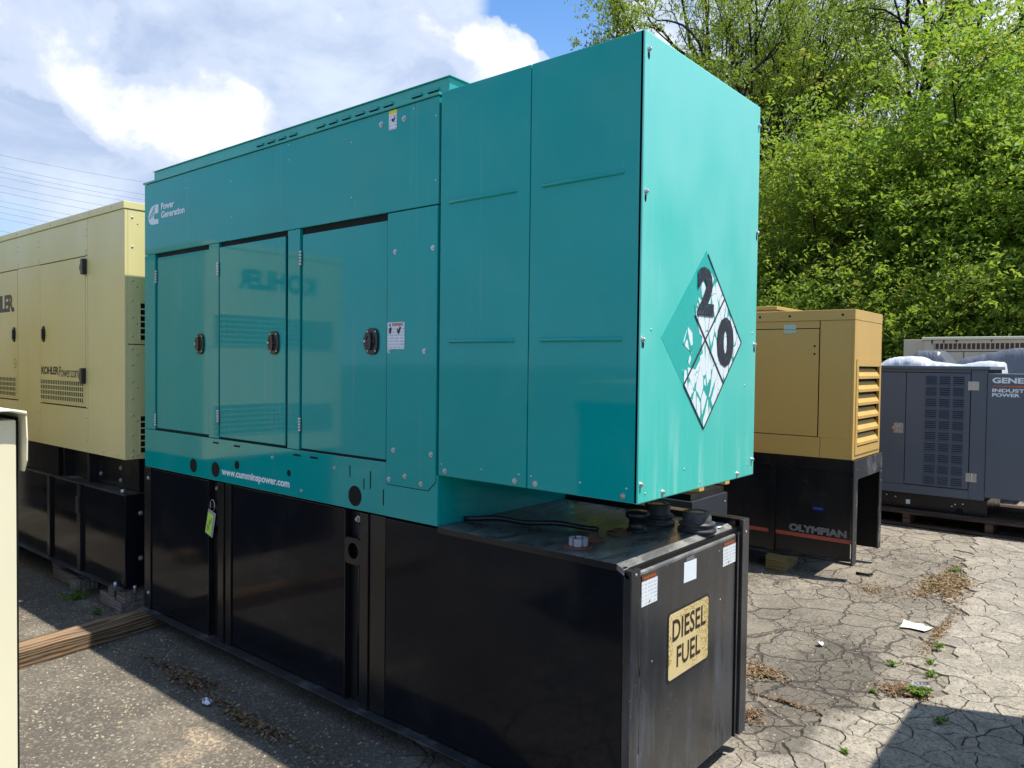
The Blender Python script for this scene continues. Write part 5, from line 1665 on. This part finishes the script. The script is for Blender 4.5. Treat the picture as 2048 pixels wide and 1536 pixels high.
weed('bright green weed at the shadow corner beside the brown leaf litter', 0.45, 2.06, 0.008, 130, 0.060, 0.05, 0.034, 21)
weed('small weed in the shadow at the lower right', 0.585, 1.80, 0.008, 50, 0.028, 0.03, 0.022, 22)
weed('yellowish weed in the long seam, nearest to the litter', 0.43, 2.40, 0.008, 70, 0.04, 0.03, 0.022, 23)
weed('yellowish weed in the long seam, halfway to the paper scrap', 0.41, 2.58, 0.008, 50, 0.035, 0.03, 0.02, 24)
weed('green weed in the seam just in front of the paper scrap', 0.385, 2.86, 0.008, 70, 0.04, 0.04, 0.024, 25)
weed('small green tuft left of the long seam, on a side crack', 0.24, 2.42, 0.004, 50, 0.035, 0.03, 0.022, 26)
weed('tiny weed left of the brown leaf litter', 0.25, 1.98, 0.004, 30, 0.02, 0.02, 0.018, 27)
weed('tiny weed alone at the very bottom of the cracked pale asphalt', 0.33, 1.22, 0.008, 25, 0.015, 0.02, 0.018, 28)
weed('weed beside the straw litter in the far asphalt', 0.13, 4.85, 0.006, 50, 0.05, 0.06, 0.03, 29)
weed('leafy weed on shaded ground in front of the cream generator tank', -4.40, -0.12, 0.0, 150, 0.13, 0.06, 0.028, 30)
weed('sparse low weed in the shade between the cream and teal generators', -3.98, -0.14, 0.0, 60, 0.07, 0.03, 0.026, 31)

# ============================================================ POWER CABLES IN THE SKY
def cable(px0, py0, px1, py1, dist, label):
    a = Vector((1.2916, -2.2139, 1.68)); 
    def w_(px, py, dd):
        d = _f + _r * ((px - 1024) / 1520.74) - _u * ((py - 768) / 1520.74)
        return a + d * dd
    p0, p1 = w_(px0, py0, dist * 0.9), w_(px1, py1, dist)
    dirn = p1 - p0
    q0 = p0 - dirn * 1.2; q1 = p1 + dirn * 0.6
    pts = []
    for i in range(25):
        t_ = i / 24
        p = q0.lerp(q1, t_); p.z += 0.9 * ((t_ - 0.5) * 2) ** 2 - 0.1
        pts.append(p)
    o = MB().tube(pts, 0.015, 5).build('power_cable', M['grey'])
    return tag(o, label, 'power cable', 'power cables crossing the sky at left')


for n_c, (y0c, y1c) in enumerate(((308, 368), (332, 393), (342, 404), (352, 412), (369, 428), (382, 442), (400, 459), (411, 470), (423, 481), (435, 492), (460, 519))):
    cable(0, y0c, 290, y1c, 85, 'thin dark power cable crossing the sky, ' + ('topmost of the fan', 'second from the top', 'third from the top', 'fourth from the top', 'fifth from the top', 'middle one of the fan', 'fifth from the bottom', 'fourth from the bottom', 'third from the bottom', 'second from the bottom', 'lowest, just above the cream roof')[n_c])

# ============================================================ TREES
def grow(seed, height, spread, stems, levels, leaf_n, leaf_size, openness, trunk_r, low=0.25, clump=0.5, lean=0.2):
    """one tree: tapered limbs that fork, and leaves gathered at the twigs"""
    r = np.random.default_rng(seed)
    wood_ = MB()
    tips = []

    def limb(p, d, ln, rad, lev):
        n_ = 5 if lev < 2 else 4
        pts = [p.copy()]; rads = [rad]
        q = p.copy(); dd = d.copy()
        for i in range(n_):
            dd = (dd + Vector(r.normal(0, 0.13 + 0.03 * lev, 3)) + Vector((0, 0, 0.06 if lev < 3 else -0.02))).normalized()
            q = q + dd * ln / n_
            pts.append(q.copy()); rads.append(rad * (1 - 0.42 * (i + 1) / n_))
        wood_.tube(pts, rads, 7 if lev == 0 else (5 if lev < 3 else 4))
        if lev >= levels:
            for pt in pts[1:]: tips.append((pt, dd))
            return
        if lev >= levels - 1:
            for pt in pts[2:]: tips.append((pt, dd))
        nk = 3 if lev < 2 else int(r.integers(2, 5))
        for k in range(nk):
            t_ = r.uniform(low + 0.15 * (lev == 0), 1.0) if k else 1.0
            idx = min(n_, max(1, int(round(t_ * n_))))
            az = r.uniform(0, 2 * math.pi)
            side = Vector((math.cos(az), math.sin(az), r.uniform(-0.1, 0.5)))
            nd = (dd * (1.0 if k == 0 else 0.55) + side * spread * (0.35 if k == 0 else 0.85)).normalized()
            limb(pts[idx], nd, ln * r.uniform(0.58, 0.8), rads[idx] * (0.62 if k else 0.88), lev + 1)

    for s_ in range(stems):
        a = 2 * math.pi * s_ / stems + r.uniform(0, 1)
        d0 = Vector((math.cos(a) * lean, math.sin(a) * lean, 1)).normalized()
        limb(Vector((math.cos(a) * 0.15 * (stems > 1), math.sin(a) * 0.15 * (stems > 1), -0.05)), d0, height * r.uniform(0.34, 0.44), trunk_r * (1 if stems == 1 else 0.75), 0)
    T = np.array([list(t_[0]) for t_ in tips])
    # scale so that the crown reaches the wanted height
    keep = r.uniform(size=len(T)) > openness * 0.4
    T = T[keep]
    f_ = height / T[:, 2].max()
    T = T * f_
    wood_.v = [(a_ * f_, b_ * f_, c_ * f_) for a_, b_, c_ in wood_.v]
    # leaves hang in sprays along short drooping twigs, so each spray catches light as one
    per = 14
    ns = leaf_n // per
    sb_i = r.integers(0, len(T), ns)
    base_p = T[sb_i] + r.normal(0, clump, (ns, 3)) * np.array([1, 1, 0.6])
    az = r.uniform(0, 2 * math.pi, ns)
    dv = np.stack([np.cos(az), np.sin(az), r.uniform(-0.35, 0.35, ns)], 1) * r.uniform(0.25, 0.55, ns)[:, None]
    tt = np.tile(np.linspace(0, 1, per), (ns, 1))
    pos = base_p[:, None, :] + dv[:, None, :] * tt[..., None]
    pos[..., 2] -= 0.16 * tt ** 2
    pos = pos + r.normal(0, leaf_size * 0.55, (ns, per, 3)) * np.array([1, 1, 0.5])
    pos = pos.reshape(-1, 3)
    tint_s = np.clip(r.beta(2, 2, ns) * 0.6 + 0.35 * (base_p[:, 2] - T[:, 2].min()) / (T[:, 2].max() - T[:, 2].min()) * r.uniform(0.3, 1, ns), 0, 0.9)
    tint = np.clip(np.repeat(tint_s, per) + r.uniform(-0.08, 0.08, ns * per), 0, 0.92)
    redd = np.repeat((r.uniform(size=ns) > 0.95) & (base_p[:, 2] > np.percentile(base_p[:, 2], 60)), per)
    tint[redd] = 0.99
    V, _ = leaf_cards(pos, leaf_size, 0.42, 0.45, None, seed)
    V[:, 2] = np.maximum(V[:, 2], 0.05)
    return wood_, V, tint, T


TREES = {}


def proto(key, leafm, **kw):
    wood_, V, tint, T = grow(**kw)
    tmp = wood_.build('trunk', M['bark'])
    tr = tmp.data
    bpy.data.objects.remove(tmp)
    me = np_mesh('crown', V, np.arange(len(V)).reshape(-1, 4), M[leafm], tint)
    TREES[key] = (tr, me)


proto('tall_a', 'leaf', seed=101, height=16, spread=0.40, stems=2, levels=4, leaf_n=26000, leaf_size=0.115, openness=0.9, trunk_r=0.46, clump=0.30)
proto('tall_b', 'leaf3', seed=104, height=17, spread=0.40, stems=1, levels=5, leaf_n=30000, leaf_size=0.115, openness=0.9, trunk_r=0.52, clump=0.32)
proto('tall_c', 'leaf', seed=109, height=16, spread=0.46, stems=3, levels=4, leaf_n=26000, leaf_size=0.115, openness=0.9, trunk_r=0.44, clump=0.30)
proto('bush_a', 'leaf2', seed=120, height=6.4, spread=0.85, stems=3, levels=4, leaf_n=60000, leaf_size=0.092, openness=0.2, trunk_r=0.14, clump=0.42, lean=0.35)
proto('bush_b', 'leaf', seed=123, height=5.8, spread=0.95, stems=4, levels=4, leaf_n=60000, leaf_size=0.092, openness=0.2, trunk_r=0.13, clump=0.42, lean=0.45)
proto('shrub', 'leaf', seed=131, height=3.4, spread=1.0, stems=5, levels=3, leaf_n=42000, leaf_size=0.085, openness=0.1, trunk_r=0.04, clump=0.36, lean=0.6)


def tree(key, x, y, rz, s, label, group, name='tree', slim=1.0):
    g = thing(name, label, 'tree', (x, y, 0), rz, group)
    g.scale = (s * slim, s * slim, s)
    tr, cr = TREES[key]
    shared('trunk', tr, g, (0, 0, 0))
    shared('crown', cr, g, (0, 0, 0))
    return g


cam_p = Vector((1.2916, -2.2139))


def at(px, dist):
    d = _f + _r * ((px - 1024) / 1520.74)
    d = Vector((d.x, d.y)).normalized()
    q = cam_p + d * dist
    return q.x, q.y


tall = [('tall_a', 1600, 29, 4.0, 0.95, 'tall thin tree far back between the two straight dark trunks'),
        ('tall_b', 1505, 25, 0.6, 0.95, 'tall dark-trunked tree whose trunk shows above the sloping teal roof edge'),
        ('tall_c', 1530, 24, 5.2, 1.0, 'slender tall tree between the first and second dark trunks'),
        ('tall_b', 1575, 21.0, 1.7, 1.0, 'tall tree with a straight dark trunk right of the teal end panel'),
        ('tall_c', 1660, 26, 2.9, 1.0, 'tall forked tree with many stems right of the straight dark trunk'),
        ('tall_b', 1745, 23, 4.4, 1.0, 'tall dark-trunked tree above the corner of the ochre generator'),
        ('tall_a', 1860, 24, 5.1, 0.92, 'tall wide-spreading tree right of the ochre generator'),
        ('tall_c', 1990, 26, 0.9, 0.80, 'tall thin-leaved tree near the right edge of the picture'),
        ('tall_b', 2280, 26, 3.3, 0.9, 'tall tree standing out of frame on the right')]
for (k, px, d, rz, s, lb) in tall:
    x, y = at(px, d)
    tree(k, x, y, rz, s, lb, 'tall trees beyond the yard', slim=0.46 if px < 1530 else 0.68)
bush = [('bush_a', 1600, 20.5, 0.5, 0.95, 'bright green bushy tree directly right of the teal end panel'),
        ('bush_b', 1690, 19.0, 2.0, 1.12, 'bushy tree with reddish shoot tips above the ochre generator'),
        ('bush_a', 1850, 18.5, 3.4, 1.08, 'bushy tree right of the ochre generator corner'),
        ('bush_b', 2010, 18.0, 4.6, 1.30, 'bushy tree above the right end of the slate grey generator'),
        ('bush_a', 2130, 18.5, 1.1, 1.40, 'bushy tree partly cut off by the right edge'),
        ('bush_b', 1480, 22.0, 5.5, 1.0, 'bushy tree behind the teal end panel'),
        ('bush_a', 1780, 21.5, 0.0, 1.20, 'bushy tree in the second row over the ochre generator'),
        ('bush_b', 1950, 21.5, 1.4, 1.30, 'bushy tree in the second row at right'),
        ('bush_a', 1620, 22.5, 2.4, 1.15, 'bushy tree in the second row behind the straight dark trunk')]
for (k, px, d, rz, s, lb) in bush:
    x, y = at(px, d)
    tree(k, x, y, rz, s, lb, 'bushy trees along the yard edge')
shr = [(1500, 18.5, 0.3), (1640, 17.5, 1.2), (1790, 17.0, 2.2), (1880, 17.2, 3.0), (1990, 16.8, 4.0), (2110, 17.0, 5.0)]
names = ['behind the left part of the ochre roof', 'behind the ochre generator', 'right of the ochre generator corner', 'behind the old beige enclosure', 'behind the right part of the beige enclosure', 'at the right edge, behind the beige enclosure']
for (px, d, rz), nm in zip(shr, names):
    x, y = at(px, d)
    tree('shrub', x, y, rz, random.uniform(0.95, 1.15), 'low leafy shrub ' + nm, 'low shrubs in front of the trees', 'shrub')
# a far wood that closes the view behind, and trees mirrored in the teal paint
r_ = np.random.default_rng(77)
pos = []
for k in range(40000):
    px = r_.uniform(1250, 2500)
    d = r_.uniform(31, 35)
    hh_ = r_.beta(1.2, 1.6) * 6.0
    pos.append((px, d, hh_))
P3 = np.array([(*at(a, b), c) for a, b, c in pos])
V, _ = leaf_cards(P3, 0.26, 0.5, 0.4, None, 78)
me = np_mesh('far_wood', V, np.arange(len(V)).reshape(-1, 4), M['leaf'], r_.uniform(0, 0.9, len(P3)))
tag(link(bpy.data.objects.new('far_wood', me)), 'mass of far woodland foliage behind the trees', kind='stuff')
